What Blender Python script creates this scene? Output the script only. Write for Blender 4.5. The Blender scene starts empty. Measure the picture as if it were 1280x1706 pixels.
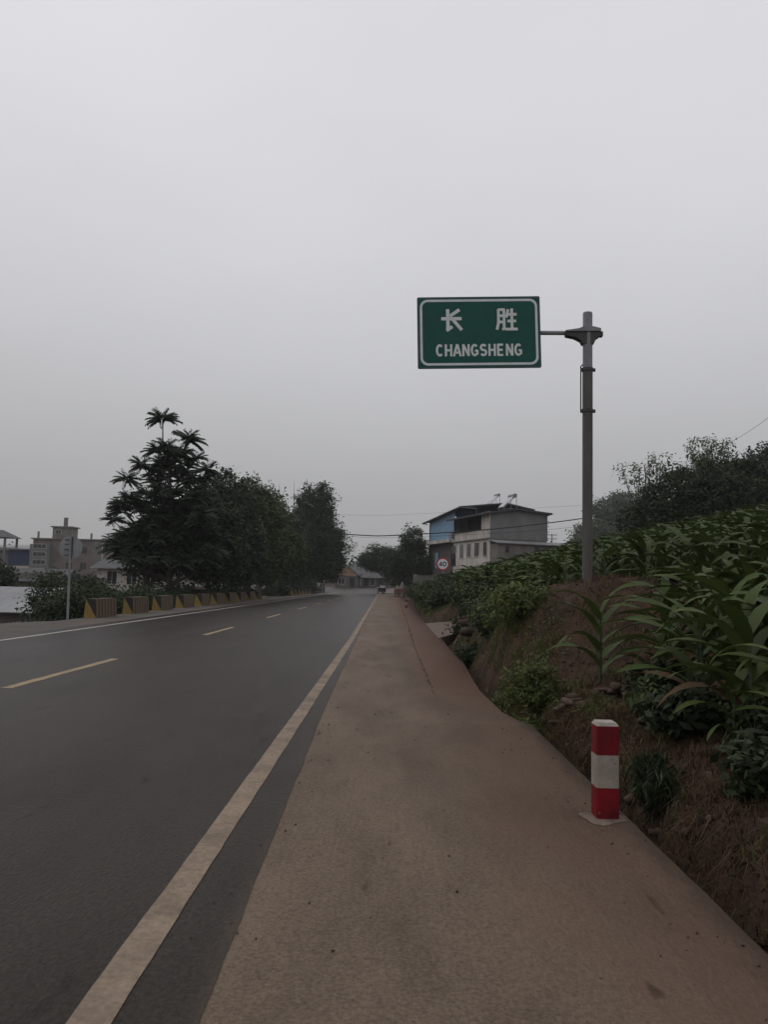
import bpy, math, random
import numpy as np
from mathutils import Matrix, Vector

random.seed(7)
RNG = np.random.default_rng(7)
SC = bpy.context.scene
COL = SC.collection

# ------------------------------------------------------------------ camera
cam_d = bpy.data.cameras.new('camera')
cam = bpy.data.objects.new('camera', cam_d)
COL.objects.link(cam)
cam_d.sensor_fit = 'VERTICAL'
cam_d.sensor_height = 36.0
cam_d.lens = 36.0 * 1320.0 / 1706.0
cam_d.clip_start = 0.05
cam_d.clip_end = 3000.0
cam.matrix_world = (Matrix.Translation((0, 0, 1.35))
                    @ Matrix.Rotation(math.radians(0.432), 4, 'Z')
                    @ Matrix.Rotation(math.radians(90 + 5.315), 4, 'X')
                    @ Matrix.Rotation(math.radians(1.4), 4, 'Z'))
SC.camera = cam

# ------------------------------------------------------------------ sky, sun, exposure
SUN_EL, SUN_AZ = 55.0, -60.0            # azimuth from +Y towards +X
world = bpy.data.worlds.new('World')
SC.world = world
world.use_nodes = True
wt = world.node_tree
for n in list(wt.nodes):
    wt.nodes.remove(n)
def wn(t, **k):
    n = wt.nodes.new(t)
    for a, b in k.items():
        setattr(n, a, b)
    return n
def wmath(op, a, b):
    n = wn('ShaderNodeMath', operation=op)
    for i, v in enumerate((a, b)):
        if isinstance(v, (int, float)):
            n.inputs[i].default_value = v
        else:
            wt.links.new(v, n.inputs[i])
    return n.outputs[0]
w_tc = wn('ShaderNodeTexCoord')
w_sep = wn('ShaderNodeSeparateXYZ')
wt.links.new(w_tc.outputs['Generated'], w_sep.inputs[0])
w_z = wmath('MAXIMUM', w_sep.outputs['Z'], 0.0)
w_lr = wn('ShaderNodeValToRGB')                              # overcast sky: brighter overhead, duller at the horizon
w_lr.color_ramp.interpolation = 'B_SPLINE'
for _i, (_p, _v) in enumerate(((0.0, .325), (.07, .365), (.15, .425), (.27, .55), (.40, .655), (.55, .71), (.75, .74), (1.0, .76))):
    _e = w_lr.color_ramp.elements[_i] if _i < 2 else w_lr.color_ramp.elements.new(_p)
    _e.position = _p
    _e.color = (_v, _v, _v, 1)
wt.links.new(w_z, w_lr.inputs[0])
w_l = w_lr.outputs[0]
w_map = wn('ShaderNodeMapping')
w_map.inputs['Scale'].default_value = (1.0, 1.0, 2.2)
wt.links.new(w_tc.outputs['Generated'], w_map.inputs[0])
w_no = wn('ShaderNodeTexNoise')
w_no.inputs['Scale'].default_value = 1.6
w_no.inputs['Detail'].default_value = 4.0
w_no.inputs['Roughness'].default_value = 0.5
wt.links.new(w_map.outputs[0], w_no.inputs['Vector'])
w_v = wmath('MULTIPLY_ADD', w_no.outputs['Fac'], 0.22)
w_v.node.inputs[2].default_value = 0.89
w_b = wmath('MULTIPLY', w_l, w_v)
w_b2 = wmath('MULTIPLY', w_b, 10.4)
w_ramp = wn('ShaderNodeValToRGB')
w_ramp.color_ramp.elements[0].position = 0.0
w_ramp.color_ramp.elements[0].color = (0.995, 0.99, 1.005, 1)
w_ramp.color_ramp.elements[1].position = 0.45
w_ramp.color_ramp.elements[1].color = (0.985, 0.98, 1.03, 1)
wt.links.new(w_z, w_ramp.inputs[0])
w_mul = wn('ShaderNodeVectorMath', operation='SCALE')
wt.links.new(w_ramp.outputs[0], w_mul.inputs[0])
wt.links.new(w_b2, w_mul.inputs['Scale'])
w_sky = wn('ShaderNodeTexSky', sky_type='NISHITA')
w_sky.sun_disc = False
w_sky.sun_elevation = math.radians(SUN_EL)
w_sky.sun_rotation = math.radians(SUN_AZ)
w_sky.air_density = 1.5
w_sky.dust_density = 5.0
w_mix = wn('ShaderNodeMix', data_type='RGBA')
w_mix.inputs[0].default_value = 0.96                        # how much of the blue sky the cloud sheet hides
wt.links.new(w_sky.outputs[0], w_mix.inputs[6])
wt.links.new(w_mul.outputs[0], w_mix.inputs[7])
w_bg = wn('ShaderNodeBackground')
w_bg.inputs['Strength'].default_value = 0.1
wt.links.new(w_mix.outputs[2], w_bg.inputs[0])
w_out = wn('ShaderNodeOutputWorld')
wt.links.new(w_bg.outputs[0], w_out.inputs[0])

sun_d = bpy.data.lights.new('sun', 'SUN')
sun_d.energy = 0.5
sun_d.angle = math.radians(50)
sun_d.color = (1.0, 0.97, 0.93)
sun = bpy.data.objects.new('sun', sun_d)
COL.objects.link(sun)
_el, _az = math.radians(SUN_EL), math.radians(SUN_AZ)
_dir = Vector((math.sin(_az) * math.cos(_el), math.cos(_az) * math.cos(_el), math.sin(_el)))
sun.rotation_euler = _dir.to_track_quat('Z', 'Y').to_euler()
sun.location = (-30, 20, 60)

SC.view_settings.view_transform = 'Standard'
SC.view_settings.look = 'None'
SC.view_settings.exposure = 0.0
SC.view_settings.gamma = 1.0
SC.view_settings.use_curve_mapping = False
SC.render.engine = 'CYCLES'
SC.cycles.use_denoising = True
SC.cycles.max_bounces = 6
SC.cycles.diffuse_bounces = 3
SC.cycles.glossy_bounces = 2
SC.cycles.transmission_bounces = 2
SC.cycles.volume_bounces = 1
SC.cycles.use_adaptive_sampling = True

# ------------------------------------------------------------------ materials
def mat(name, a, b=None, scale=4.0, rough=0.75, bump=0.0, bscale=None, spec=0.3, coord='Object', stretch=(1, 1, 1),
        island=0.0, grain=0.0, gscale=70, c=None, cscale=0.6, detail=6.0, spots=None, metal=0.0, ramp=(0.35, 0.65)):
    m = bpy.data.materials.new(name)
    m.use_nodes = True
    t = m.node_tree
    p = t.nodes['Principled BSDF']
    p.inputs['Roughness'].default_value = rough
    p.inputs['Specular IOR Level'].default_value = spec
    p.inputs['Metallic'].default_value = metal
    tc = t.nodes.new('ShaderNodeTexCoord')
    mp = t.nodes.new('ShaderNodeMapping')
    mp.inputs['Scale'].default_value = stretch
    t.links.new(tc.outputs[coord], mp.inputs[0])
    b = b or tuple(x * 0.75 for x in a)
    def noise(s, d=detail):
        n = t.nodes.new('ShaderNodeTexNoise')
        n.inputs['Scale'].default_value = s
        n.inputs['Detail'].default_value = d
        n.inputs['Roughness'].default_value = 0.62
        t.links.new(mp.outputs[0], n.inputs['Vector'])
        return n
    def ramp_of(n, lo, hi):
        r = t.nodes.new('ShaderNodeMapRange')
        r.inputs['From Min'].default_value = lo
        r.inputs['From Max'].default_value = hi
        t.links.new(n.outputs['Fac'], r.inputs['Value'])
        return r.outputs[0]
    def mix(f, x, y):
        n = t.nodes.new('ShaderNodeMix')
        n.data_type = 'RGBA'
        if isinstance(f, float):
            n.inputs[0].default_value = f
        else:
            t.links.new(f, n.inputs[0])
        for i, v in ((6, x), (7, y)):
            if isinstance(v, tuple):
                n.inputs[i].default_value = v + (1.0,)
            else:
                t.links.new(v, n.inputs[i])
        return n.outputs[2]
    n1 = noise(scale)
    col = mix(ramp_of(n1, *ramp), a, b)
    if c:
        col = mix(ramp_of(noise(cscale, 4.0), 0.45, 0.72), col, c)
    if spots:                                                   # (colour, scale, threshold): small stains
        col = mix(ramp_of(noise(spots[1], 2.0), spots[2], spots[2] + 0.05), col, spots[0])
    if grain:                                                   # salt and pepper aggregate
        n0 = t.nodes.new('ShaderNodeTexNoise')
        n0.inputs['Scale'].default_value = gscale
        n0.inputs['Detail'].default_value = 6.0
        n0.inputs['Roughness'].default_value = 0.75
        t.links.new(tc.outputs[coord], n0.inputs['Vector'])
        r = t.nodes.new('ShaderNodeMapRange')
        r.inputs['From Min'].default_value = 0.3
        r.inputs['From Max'].default_value = 0.7
        r.inputs['To Min'].default_value = 1 - grain
        r.inputs['To Max'].default_value = 1 + grain
        t.links.new(n0.outputs['Fac'], r.inputs['Value'])
        h = t.nodes.new('ShaderNodeHueSaturation')
        t.links.new(r.outputs[0], h.inputs['Value'])
        t.links.new(col, h.inputs['Color'])
        col = h.outputs[0]
    if island:
        g = t.nodes.new('ShaderNodeNewGeometry')
        r = t.nodes.new('ShaderNodeMapRange')
        r.inputs['To Min'].default_value = 1 - island
        r.inputs['To Max'].default_value = 1 + island
        t.links.new(g.outputs['Random Per Island'], r.inputs['Value'])
        h = t.nodes.new('ShaderNodeHueSaturation')
        t.links.new(r.outputs[0], h.inputs['Value'])
        t.links.new(col, h.inputs['Color'])
        col = h.outputs[0]
    t.links.new(col, p.inputs['Base Color'])
    if bump:
        nb = noise(bscale or scale * 4, 5.0)
        bp = t.nodes.new('ShaderNodeBump')
        bp.inputs['Strength'].default_value = bump
        bp.inputs['Distance'].default_value = 0.02
        t.links.new(nb.outputs['Fac'], bp.inputs['Height'])
        t.links.new(bp.outputs[0], p.inputs['Normal'])
    return m

def dirt_band(m, colour, x0, x1, amount=1.0, nscale=2.0, nstr=0.6, y0=None, stretch=(1, .35, 1)):
    """dirt washed in from one side: more of it from x0 towards x1, broken up by noise"""
    t = m.node_tree
    p = t.nodes['Principled BSDF']
    src = p.inputs['Base Color'].links[0].from_socket
    tc = t.nodes.new('ShaderNodeTexCoord')
    sp = t.nodes.new('ShaderNodeSeparateXYZ')
    t.links.new(tc.outputs['Object'], sp.inputs[0])
    mp = t.nodes.new('ShaderNodeMapping')
    mp.inputs['Scale'].default_value = stretch
    t.links.new(tc.outputs['Object'], mp.inputs[0])
    no = t.nodes.new('ShaderNodeTexNoise')
    no.inputs['Scale'].default_value = nscale
    no.inputs['Detail'].default_value = 8.0
    no.inputs['Roughness'].default_value = 0.65
    t.links.new(mp.outputs[0], no.inputs['Vector'])
    ad = t.nodes.new('ShaderNodeMath')
    ad.operation = 'MULTIPLY_ADD'
    t.links.new(no.outputs['Fac'], ad.inputs[0])
    ad.inputs[1].default_value = nstr
    t.links.new(sp.outputs['X'], ad.inputs[2])
    r = t.nodes.new('ShaderNodeMapRange')
    r.interpolation_type = 'SMOOTHSTEP'
    r.inputs['From Min'].default_value = x0 + nstr * .5
    r.inputs['From Max'].default_value = x1 + nstr * .5
    r.inputs['To Max'].default_value = amount
    t.links.new(ad.outputs[0], r.inputs['Value'])
    f = r.outputs[0]
    if y0 is not None:
        ry = t.nodes.new('ShaderNodeMapRange')
        ry.interpolation_type = 'SMOOTHSTEP'
        ry.inputs['From Min'].default_value = y0[0]
        ry.inputs['From Max'].default_value = y0[1]
        t.links.new(sp.outputs['Y'], ry.inputs['Value'])
        mu = t.nodes.new('ShaderNodeMath')
        mu.operation = 'MULTIPLY'
        t.links.new(f, mu.inputs[0])
        t.links.new(ry.outputs[0], mu.inputs[1])
        f = mu.outputs[0]
    mx = t.nodes.new('ShaderNodeMix')
    mx.data_type = 'RGBA'
    t.links.new(f, mx.inputs[0])
    t.links.new(src, mx.inputs[6])
    mx.inputs[7].default_value = colour + (1.0,)
    t.links.new(mx.outputs[2], p.inputs['Base Color'])

def leafmat(name, a, b, rough=0.5, spec=0.35, island=0.4, trans=0.25):
    m = mat(name, a, b, scale=0.7, rough=rough, spec=spec, island=island)
    t = m.node_tree
    p = t.nodes['Principled BSDF']
    tr = t.nodes.new('ShaderNodeBsdfTranslucent')
    src = p.inputs['Base Color'].links[0].from_socket
    t.links.new(src, tr.inputs['Color'])
    mx = t.nodes.new('ShaderNodeMixShader')
    mx.inputs[0].default_value = trans
    t.links.new(p.outputs[0], mx.inputs[1])
    t.links.new(tr.outputs[0], mx.inputs[2])
    t.links.new(mx.outputs[0], t.nodes['Material Output'].inputs['Surface'])
    return m

M = {}
M['asphalt'] = mat('asphalt', (0.043, 0.037, 0.032), (0.024, 0.0205, 0.0175), scale=1.1, rough=0.36, bump=0.45, bscale=70, spec=0.03, grain=0.8, gscale=42,
                   c=(0.041, 0.035, 0.030), cscale=3.2, spots=((0.014, 0.012, 0.011), 4.1, 0.665), stretch=(1, 0.30, 1), detail=9.0)
dirt_band(M['asphalt'], (0.068, 0.056, 0.047), -6.6, -5.0, 0.22, 0.8, 2.2, None, (1, .06, 1))       # pale worn streaks along the lanes
dirt_band(M['asphalt'], (0.085, 0.062, 0.047), -0.66, -0.50, 0.6, 9.0, 0.22)                          # dust along the right edge
M['line'] = mat('line_paint', (0.25, 0.19, 0.137), (0.19, 0.145, 0.105), grain=0.3, gscale=30, spec=0.15, scale=2.2, rough=0.7, bump=0.2, bscale=60,
                c=(0.13, 0.10, 0.075), cscale=2.6, spots=((0.07, 0.055, 0.045), 5.0, 0.70))
M['line_yellow'] = mat('line_paint_yellow', (0.30, 0.22, 0.115), (0.21, 0.16, 0.09), scale=3, rough=0.7, c=(0.2, 0.16, 0.1), cscale=1.5)
M['line_white'] = mat('line_paint_white', (0.38, 0.35, 0.31), (0.26, 0.24, 0.21), scale=3, rough=0.7)
M['shoulder'] = mat('dusty_concrete', (0.152, 0.115, 0.086), (0.106, 0.079, 0.059), scale=1.5, rough=0.6, bump=0.3, bscale=45, spec=0.03, grain=0.40, gscale=60,
                    c=(0.180, 0.135, 0.101), cscale=1.1, spots=((0.045, 0.033, 0.026), 6.0, 0.68), stretch=(1, 0.30, 1), detail=10.0, ramp=(0.34, 0.66))
dirt_band(M['shoulder'], (0.158, 0.098, 0.069), 0.1, 1.5, 0.55, 1.9, 2.2)
dirt_band(M['shoulder'], (0.160, 0.090, 0.064), 0.30, 0.75, 0.65, 2.4, 0.5, (8.0, 13.0))                             # red soil washed off the bank
dirt_band(M['shoulder'], (0.062, 0.044, 0.034), 1.30, 1.50, 0.8, 7.0, 0.25)
M['joint'] = mat('dark_joint', (0.045, 0.033, 0.027), (0.085, 0.06, 0.047), scale=3.0, rough=0.9, spec=0.1, ramp=(0.45, 0.6))
M['pad'] = mat('pad_concrete', (0.135, 0.10, 0.076), (0.10, 0.072, 0.055), scale=1.2, rough=0.85, bump=0.2)
M['left_verge'] = mat('verge_concrete', (0.100, 0.090, 0.079), (0.066, 0.058, 0.051), scale=1.0, rough=0.85, spec=0.15, bump=0.2, c=(0.11, 0.08, 0.066), stretch=(1, 0.4, 1))
M['soil'] = mat('soil', grain=0.5, gscale=30, a=(0.064, 0.042, 0.029), b=(0.032, 0.022, 0.016), scale=1.6, rough=0.95, bump=1.0, bscale=22, spec=0.1,
                c=(0.082, 0.045, 0.029), cscale=1.3)
M['earth'] = mat('red_earth', (0.075, 0.046, 0.033), (0.045, 0.03, 0.022), scale=2.5, rough=0.95, bump=0.9, bscale=25, spec=0.1)
M['stone'] = mat('stone', (0.115, 0.075, 0.058), (0.07, 0.048, 0.038), scale=5, rough=0.9, bump=0.6, bscale=18, spec=0.15, coord='Generated')
M['stone_dark'] = mat('stone_dark', (0.07, 0.05, 0.042), (0.045, 0.033, 0.028), scale=5, rough=0.9, bump=0.6, bscale=18, spec=0.15)
M['red_paint'] = mat('red_paint', (0.20, 0.009, 0.013), (0.13, 0.008, 0.011), scale=9, rough=0.55, bump=0.15, bscale=60, c=(0.07, 0.009, 0.012), cscale=5, spec=0.15, spots=((0.12, 0.085, 0.07), 24, 0.69))
M['white_paint'] = mat('white_paint', (0.33, 0.29, 0.25), (0.25, 0.22, 0.19), scale=12, rough=0.6, bump=0.15, bscale=60, c=(0.20, 0.17, 0.145), cscale=7, spots=((0.09, 0.07, 0.055), 22, 0.66))
M['mortar'] = mat('mortar', (0.17, 0.13, 0.10), (0.10, 0.074, 0.058), scale=9, rough=0.9, bump=0.5, bscale=40)
M['galv'] = mat('galvanised_steel', (0.26, 0.26, 0.275), (0.17, 0.17, 0.18), scale=5, rough=0.6, spec=0.35, stretch=(1, 1, 0.3))
M['pole'] = mat('weathered_pole', (0.115, 0.105, 0.10), (0.075, 0.068, 0.066), scale=6, rough=0.7, bump=0.15, stretch=(1.5, 1.5, 0.2), c=(0.11, 0.08, 0.066), cscale=2)
M['steel_dark'] = mat('dark_steel', (0.075, 0.07, 0.068), (0.05, 0.046, 0.045), scale=8, rough=0.6)
M['sign_green'] = mat('sign_green', (0.014, 0.092, 0.070), (0.012, 0.076, 0.060), scale=3, rough=0.55, spec=0.2)
M['sign_white'] = mat('sign_white', (0.70, 0.72, 0.71), (0.60, 0.62, 0.61), scale=8, rough=0.5)
M['sign_edge'] = mat('sign_edge', (0.07, 0.12, 0.11), (0.05, 0.08, 0.075), scale=5, rough=0.6)
M['sign_back'] = mat('sign_back', (0.27, 0.28, 0.285), (0.20, 0.21, 0.215), scale=3, rough=0.6)
M['sign_red'] = mat('sign_red', (0.42, 0.03, 0.03), (0.34, 0.03, 0.03), scale=4, rough=0.5)
M['black'] = mat('black_paint', (0.018, 0.018, 0.02), (0.026, 0.025, 0.025), scale=5, rough=0.6)
M['yellow'] = mat('yellow_paint', (0.30, 0.20, 0.05), (0.20, 0.135, 0.04), scale=4, rough=0.7, c=(0.2, 0.14, 0.05), cscale=3)
M['yellow_faded'] = mat('yellow_faded', (0.135, 0.102, 0.048), (0.09, 0.068, 0.038), scale=3, rough=0.8, c=(0.12, 0.08, 0.05), cscale=1.5)
M['brown_faded'] = mat('brown_faded', (0.10, 0.07, 0.05), (0.07, 0.05, 0.04), scale=3, rough=0.85)
M['old_concrete'] = mat('old_concrete', (0.20, 0.185, 0.165), (0.13, 0.12, 0.11), scale=0.9, rough=0.9, bump=0.3, bscale=12, stretch=(1, 1, 0.6))
M['render_grey'] = mat('grey_render', (0.185, 0.188, 0.186), (0.135, 0.137, 0.135), scale=0.6, rough=0.9, bump=0.2, stretch=(1, 1, 0.5))
M['render_white'] = mat('white_render', (0.60, 0.565, 0.52), (0.46, 0.43, 0.39), scale=0.7, rough=0.85, c=(0.33, 0.29, 0.25), cscale=0.9, stretch=(1, 1, 0.5))
M['blue_sheet'] = mat('blue_sheet', (0.23, 0.36, 0.49), (0.19, 0.31, 0.43), scale=1, rough=0.55)
M['blue_dark'] = mat('blue_dark', (0.035, 0.06, 0.12), (0.03, 0.05, 0.10), scale=1, rough=0.6)
M['roof_dark'] = mat('roof_dark', (0.05, 0.05, 0.06), (0.035, 0.035, 0.042), scale=1, rough=0.6)
M['roof_tile'] = mat('roof_tile', (0.10, 0.098, 0.10), (0.065, 0.064, 0.066), scale=1.2, rough=0.85, bump=0.6, bscale=9)
M['roof_blue'] = mat('roof_blue', (0.10, 0.12, 0.19), (0.08, 0.095, 0.15), scale=1, rough=0.6)
M['roof_pale'] = mat('roof_pale', (0.24, 0.243, 0.25), (0.17, 0.173, 0.18), scale=0.4, rough=0.6)
M['brick'] = mat('brick_wall', (0.19, 0.15, 0.14), (0.13, 0.105, 0.10), scale=1.2, rough=0.9)
M['orange'] = mat('orange_render', (0.42, 0.25, 0.17), (0.33, 0.2, 0.14), scale=0.8, rough=0.85)
M['brown_wall'] = mat('brown_wall', (0.12, 0.108, 0.10), (0.085, 0.077, 0.072), scale=1.2, rough=0.85)
M['loggia_shade'] = mat('painted_loggia_shade', (0.03, 0.028, 0.028), (0.02, 0.02, 0.02), scale=1, rough=0.9)  # shade of the open loggia put into the colour
M['glass'] = mat('window_glass', (0.025, 0.026, 0.028), (0.02, 0.02, 0.022), scale=1, rough=0.15, spec=0.5)
M['windscreen'] = mat('windscreen', (0.5, 0.52, 0.54), (0.4, 0.42, 0.44), scale=2, rough=0.15, spec=0.5)  # tricycle windscreen's glint put into the pale base colour
M['rubber'] = mat('rubber', (0.02, 0.02, 0.02), (0.03, 0.03, 0.03), scale=5, rough=0.8)
M['sack'] = mat('pale_sack', (0.27, 0.25, 0.23), (0.17, 0.16, 0.15), scale=6, rough=0.85, bump=0.4)
M['truck_red'] = mat('red_metal', (0.16, 0.06, 0.05), (0.11, 0.05, 0.042), scale=3, rough=0.6)
M['car_paint'] = mat('dark_car_paint', (0.018, 0.019, 0.022), (0.02, 0.02, 0.022), scale=2, rough=0.25, spec=0.5)
M['wire'] = mat('wire', (0.03, 0.03, 0.032), scale=2, rough=0.7)
M['bark'] = mat('bark', (0.075, 0.062, 0.052), (0.045, 0.038, 0.032), scale=4, rough=0.9, bump=0.6, stretch=(1, 1, 0.25))
M['leaf_dark'] = leafmat('leaf_dark', (0.044, 0.062, 0.029), (0.026, 0.039, 0.019), spec=0.12, rough=.6, trans=.2)
M['leaf_mid'] = leafmat('leaf_mid', (0.068, 0.090, 0.033), (0.042, 0.058, 0.022), spec=0.12, rough=.6, trans=.12)
M['leaf_pale'] = leafmat('leaf_pale', (0.105, 0.125, 0.055), (0.07, 0.09, 0.04), trans=0.35)
M['leaf_toona'] = leafmat('leaf_toona', (0.040, 0.056, 0.032), (0.027, 0.040, 0.023), spec=0.1, rough=.65, trans=.1)
M['corn'] = leafmat('maize_leaf', (0.066, 0.094, 0.024), (0.036, 0.056, 0.015), rough=0.55, spec=0.14, island=0.55, trans=0.2)
M['corn_stalk'] = leafmat('maize_stalk', (0.05, 0.07, 0.03), (0.04, 0.055, 0.028), trans=0.05)
M['weed'] = leafmat('weed_leaf', (0.10, 0.118, 0.036), (0.06, 0.078, 0.025), island=0.5, spec=0.12, trans=.3)
M['weed_dark'] = leafmat('weed_leaf_dark', (0.030, 0.042, 0.019), (0.019, 0.028, 0.013), island=0.5, spec=0.12, trans=.1)
M['dry'] = leafmat('dry_grass', (0.105, 0.070, 0.040), (0.060, 0.040, 0.025), rough=0.85, spec=0.1, island=0.5, trans=0.15)
M['hill'] = mat('hill_wood', (0.03, 0.045, 0.024), (0.02, 0.032, 0.018), scale=0.1, rough=0.95, spec=0.05)

# ------------------------------------------------------------------ mesh helpers
def mesh_np(name, V, F, mats, midx=None, smooth=False):
    """V (n,3); F list of arrays of equal-length rows (each (m,3) or (m,4))"""
    if isinstance(F, np.ndarray):
        F = [F]
    F = [np.asarray(f, dtype=np.int32) for f in F if len(f)]
    me = bpy.data.meshes.new(name)
    V = np.asarray(V, dtype=np.float32)
    me.vertices.add(len(V))
    me.vertices.foreach_set('co', V.ravel())
    nl = sum(f.size for f in F)
    npoly = sum(len(f) for f in F)
    me.loops.add(nl)
    me.loops.foreach_set('vertex_index', np.concatenate([f.ravel() for f in F]))
    me.polygons.add(npoly)
    tot = np.concatenate([np.full(len(f), f.shape[1], dtype=np.int32) for f in F])
    st = np.concatenate([[0], np.cumsum(tot)[:-1]]).astype(np.int32)
    me.polygons.foreach_set('loop_start', st)
    me.polygons.foreach_set('loop_total', tot)
    if midx is not None:
        me.polygons.foreach_set('material_index', np.asarray(midx, dtype=np.int32))
    if smooth:
        me.polygons.foreach_set('use_smooth', np.ones(npoly, dtype=bool))
    for m in (mats if isinstance(mats, (list, tuple)) else [mats]):
        me.materials.append(M[m] if isinstance(m, str) else m)
    me.update(calc_edges=True)
    me.validate()
    return me

def link(name, me, parent=None, loc=None, rotz=0.0, scale=None):
    o = bpy.data.objects.new(name, me)
    COL.objects.link(o)
    if parent is not None:
        o.parent = parent
    if loc is not None:
        o.location = loc
    if rotz:
        o.rotation_euler = (0, 0, rotz)
    if scale is not None:
        o.scale = (scale,) * 3 if isinstance(scale, (int, float)) else scale
    return o

def tag(o, label=None, cat=None, group=None, kind=None):
    if label: o['label'] = label
    if cat: o['category'] = cat
    if group: o['group'] = group
    if kind: o['kind'] = kind
    return o

def empty(name, loc=(0, 0, 0), rotz=0.0):
    o = bpy.data.objects.new(name, None)
    COL.objects.link(o)
    o.location = loc
    o.rotation_euler = (0, 0, rotz)
    o.empty_display_size = 0.2
    return o

class MB:
    """collects simple solids into one mesh; faces of any size"""
    def __init__(s):
        s.v, s.f, s.m = [], [], []
    def add(s, vs, fs, mi=0, M4=None):
        k = len(s.v)
        for v in vs:
            s.v.append(tuple(M4 @ Vector(v)) if M4 is not None else tuple(v))
        for f in fs:
            s.f.append(tuple(i + k for i in f))
            s.m.append(mi)
        return s
    def box(s, c, d, mi=0, M4=None, taper=1.0):
        x, y, z = (q / 2 for q in d)
        t = taper
        vs = [(-x, -y, -z), (x, -y, -z), (x, y, -z), (-x, y, -z), (-x * t, -y * t, z), (x * t, -y * t, z), (x * t, y * t, z), (-x * t, y * t, z)]
        vs = [(a + c[0], b + c[1], e + c[2]) for a, b, e in vs]
        return s.add(vs, [(3, 2, 1, 0), (4, 5, 6, 7), (0, 1, 5, 4), (1, 2, 6, 5), (2, 3, 7, 6), (3, 0, 4, 7)], mi, M4)
    def tube(s, pts, rad, n=8, mi=0, cap=True, M4=None):
        pts = [Vector(p) for p in pts]
        if isinstance(rad, (int, float)):
            rad = [rad] * len(pts)
        k0, vs, fs = 0, [], []
        up = None
        for i, p in enumerate(pts):
            d = (pts[min(i + 1, len(pts) - 1)] - pts[max(i - 1, 0)]).normalized()
            if up is None:
                up = Vector((0, 0, 1)) if abs(d.z) < 0.9 else Vector((1, 0, 0))
            a = d.cross(up)
            a = a.normalized() if a.length > 1e-6 else Vector((1, 0, 0))
            b = a.cross(d).normalized()
            up = b
            for j in range(n):
                q = 2 * math.pi * j / n
                vs.append(p + (a * math.cos(q) + b * math.sin(q)) * rad[i])
        for i in range(len(pts) - 1):
            for j in range(n):
                j2 = (j + 1) % n
                fs.append((i * n + j, i * n + j2, (i + 1) * n + j2, (i + 1) * n + j))
        if cap:
            fs.append(tuple(range(n))[::-1])
            fs.append(tuple(range((len(pts) - 1) * n, len(pts) * n)))
        return s.add(vs, fs, mi, M4)
    def prism(s, poly, y0, y1, mi=0, M4=None, axis='y'):
        """poly of (a,b) extruded along axis; for y: (x,z)"""
        n = len(poly)
        if axis == 'y':
            vs = [(a, y0, b) for a, b in poly] + [(a, y1, b) for a, b in poly]
        elif axis == 'x':
            vs = [(y0, a, b) for a, b in poly] + [(y1, a, b) for a, b in poly]
        else:
            vs = [(a, b, y0) for a, b in poly] + [(a, b, y1) for a, b in poly]
        fs = [tuple(range(n)), tuple(range(2 * n - 1, n - 1, -1))]
        fs += [(i, i + n, (i + 1) % n + n, (i + 1) % n) for i in range(n)]
        return s.add(vs, fs, mi, M4)
    def build(s, name, mats, parent=None, smooth=False, loc=None, rotz=0.0):
        me = bpy.data.meshes.new(name)
        me.from_pydata([tuple(v) for v in s.v], [], s.f)
        for m in (mats if isinstance(mats, (list, tuple)) else [mats]):
            me.materials.append(M[m])
        me.polygons.foreach_set('material_index', s.m)
        if smooth:
            me.polygons.foreach_set('use_smooth', [True] * len(me.polygons))
        me.update()
        import bmesh
        bm = bmesh.new()
        bm.from_mesh(me)
        bmesh.ops.recalc_face_normals(bm, faces=bm.faces)
        bm.to_mesh(me)
        bm.free()
        if smooth:
            me.set_sharp_from_angle(angle=math.radians(40))
        return link(name, me, parent, loc, rotz)

# ---- value noise
_perm = RNG.random((256, 256))
def vnoise(x, y):
    x = np.asarray(x, float); y = np.asarray(y, float)
    xi = np.floor(x).astype(int); yi = np.floor(y).astype(int)
    fx = x - xi; fy = y - yi
    fx = fx * fx * (3 - 2 * fx); fy = fy * fy * (3 - 2 * fy)
    a = _perm[xi % 256, yi % 256]; b = _perm[(xi + 1) % 256, yi % 256]
    c = _perm[xi % 256, (yi + 1) % 256]; d = _perm[(xi + 1) % 256, (yi + 1) % 256]
    return (a * (1 - fx) + b * fx) * (1 - fy) + (c * (1 - fx) + d * fx) * fy - 0.5
def fbm(x, y, o=4):
    s, a = 0, 1.0
    for i in range(o):
        s = s + a * vnoise(x * 2 ** i + 17 * i, y * 2 ** i + 31 * i)
        a *= 0.5
    return s

# ------------------------------------------------------------------ the lie of the land
def off(Y):                                  # sideways drift of the road
    Y = np.asarray(Y, float)
    return -0.006 * np.maximum(0, Y - 20) - 0.02 * np.maximum(0, Y - 142) ** 2
def zr(Y):                                   # gentle rise far ahead
    Y = np.asarray(Y, float)
    a = np.clip(Y - 130, 0, 45)
    return 0.0004 * a ** 2 + 0.02 * np.maximum(0, np.minimum(Y, 260) - 175)
_EY = [-20, 8.12, 8.22, 8.9, 10.7, 12.2, 14.1, 18.7, 22.1, 29.8, 54.7, 134, 200]
_EX = [1.466, 1.478, 1.42, 1.29, 1.25, 1.30, 1.385, 1.41, 1.457, 1.44, 1.80, 2.55, 3.0]
def edge(Y):                                 # outer edge of the right-hand shoulder
    return np.interp(Y, _EY, _EX)
def smooth01(t):
    t = np.clip(t, 0, 1)
    return t * t * (3 - 2 * t)
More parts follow.
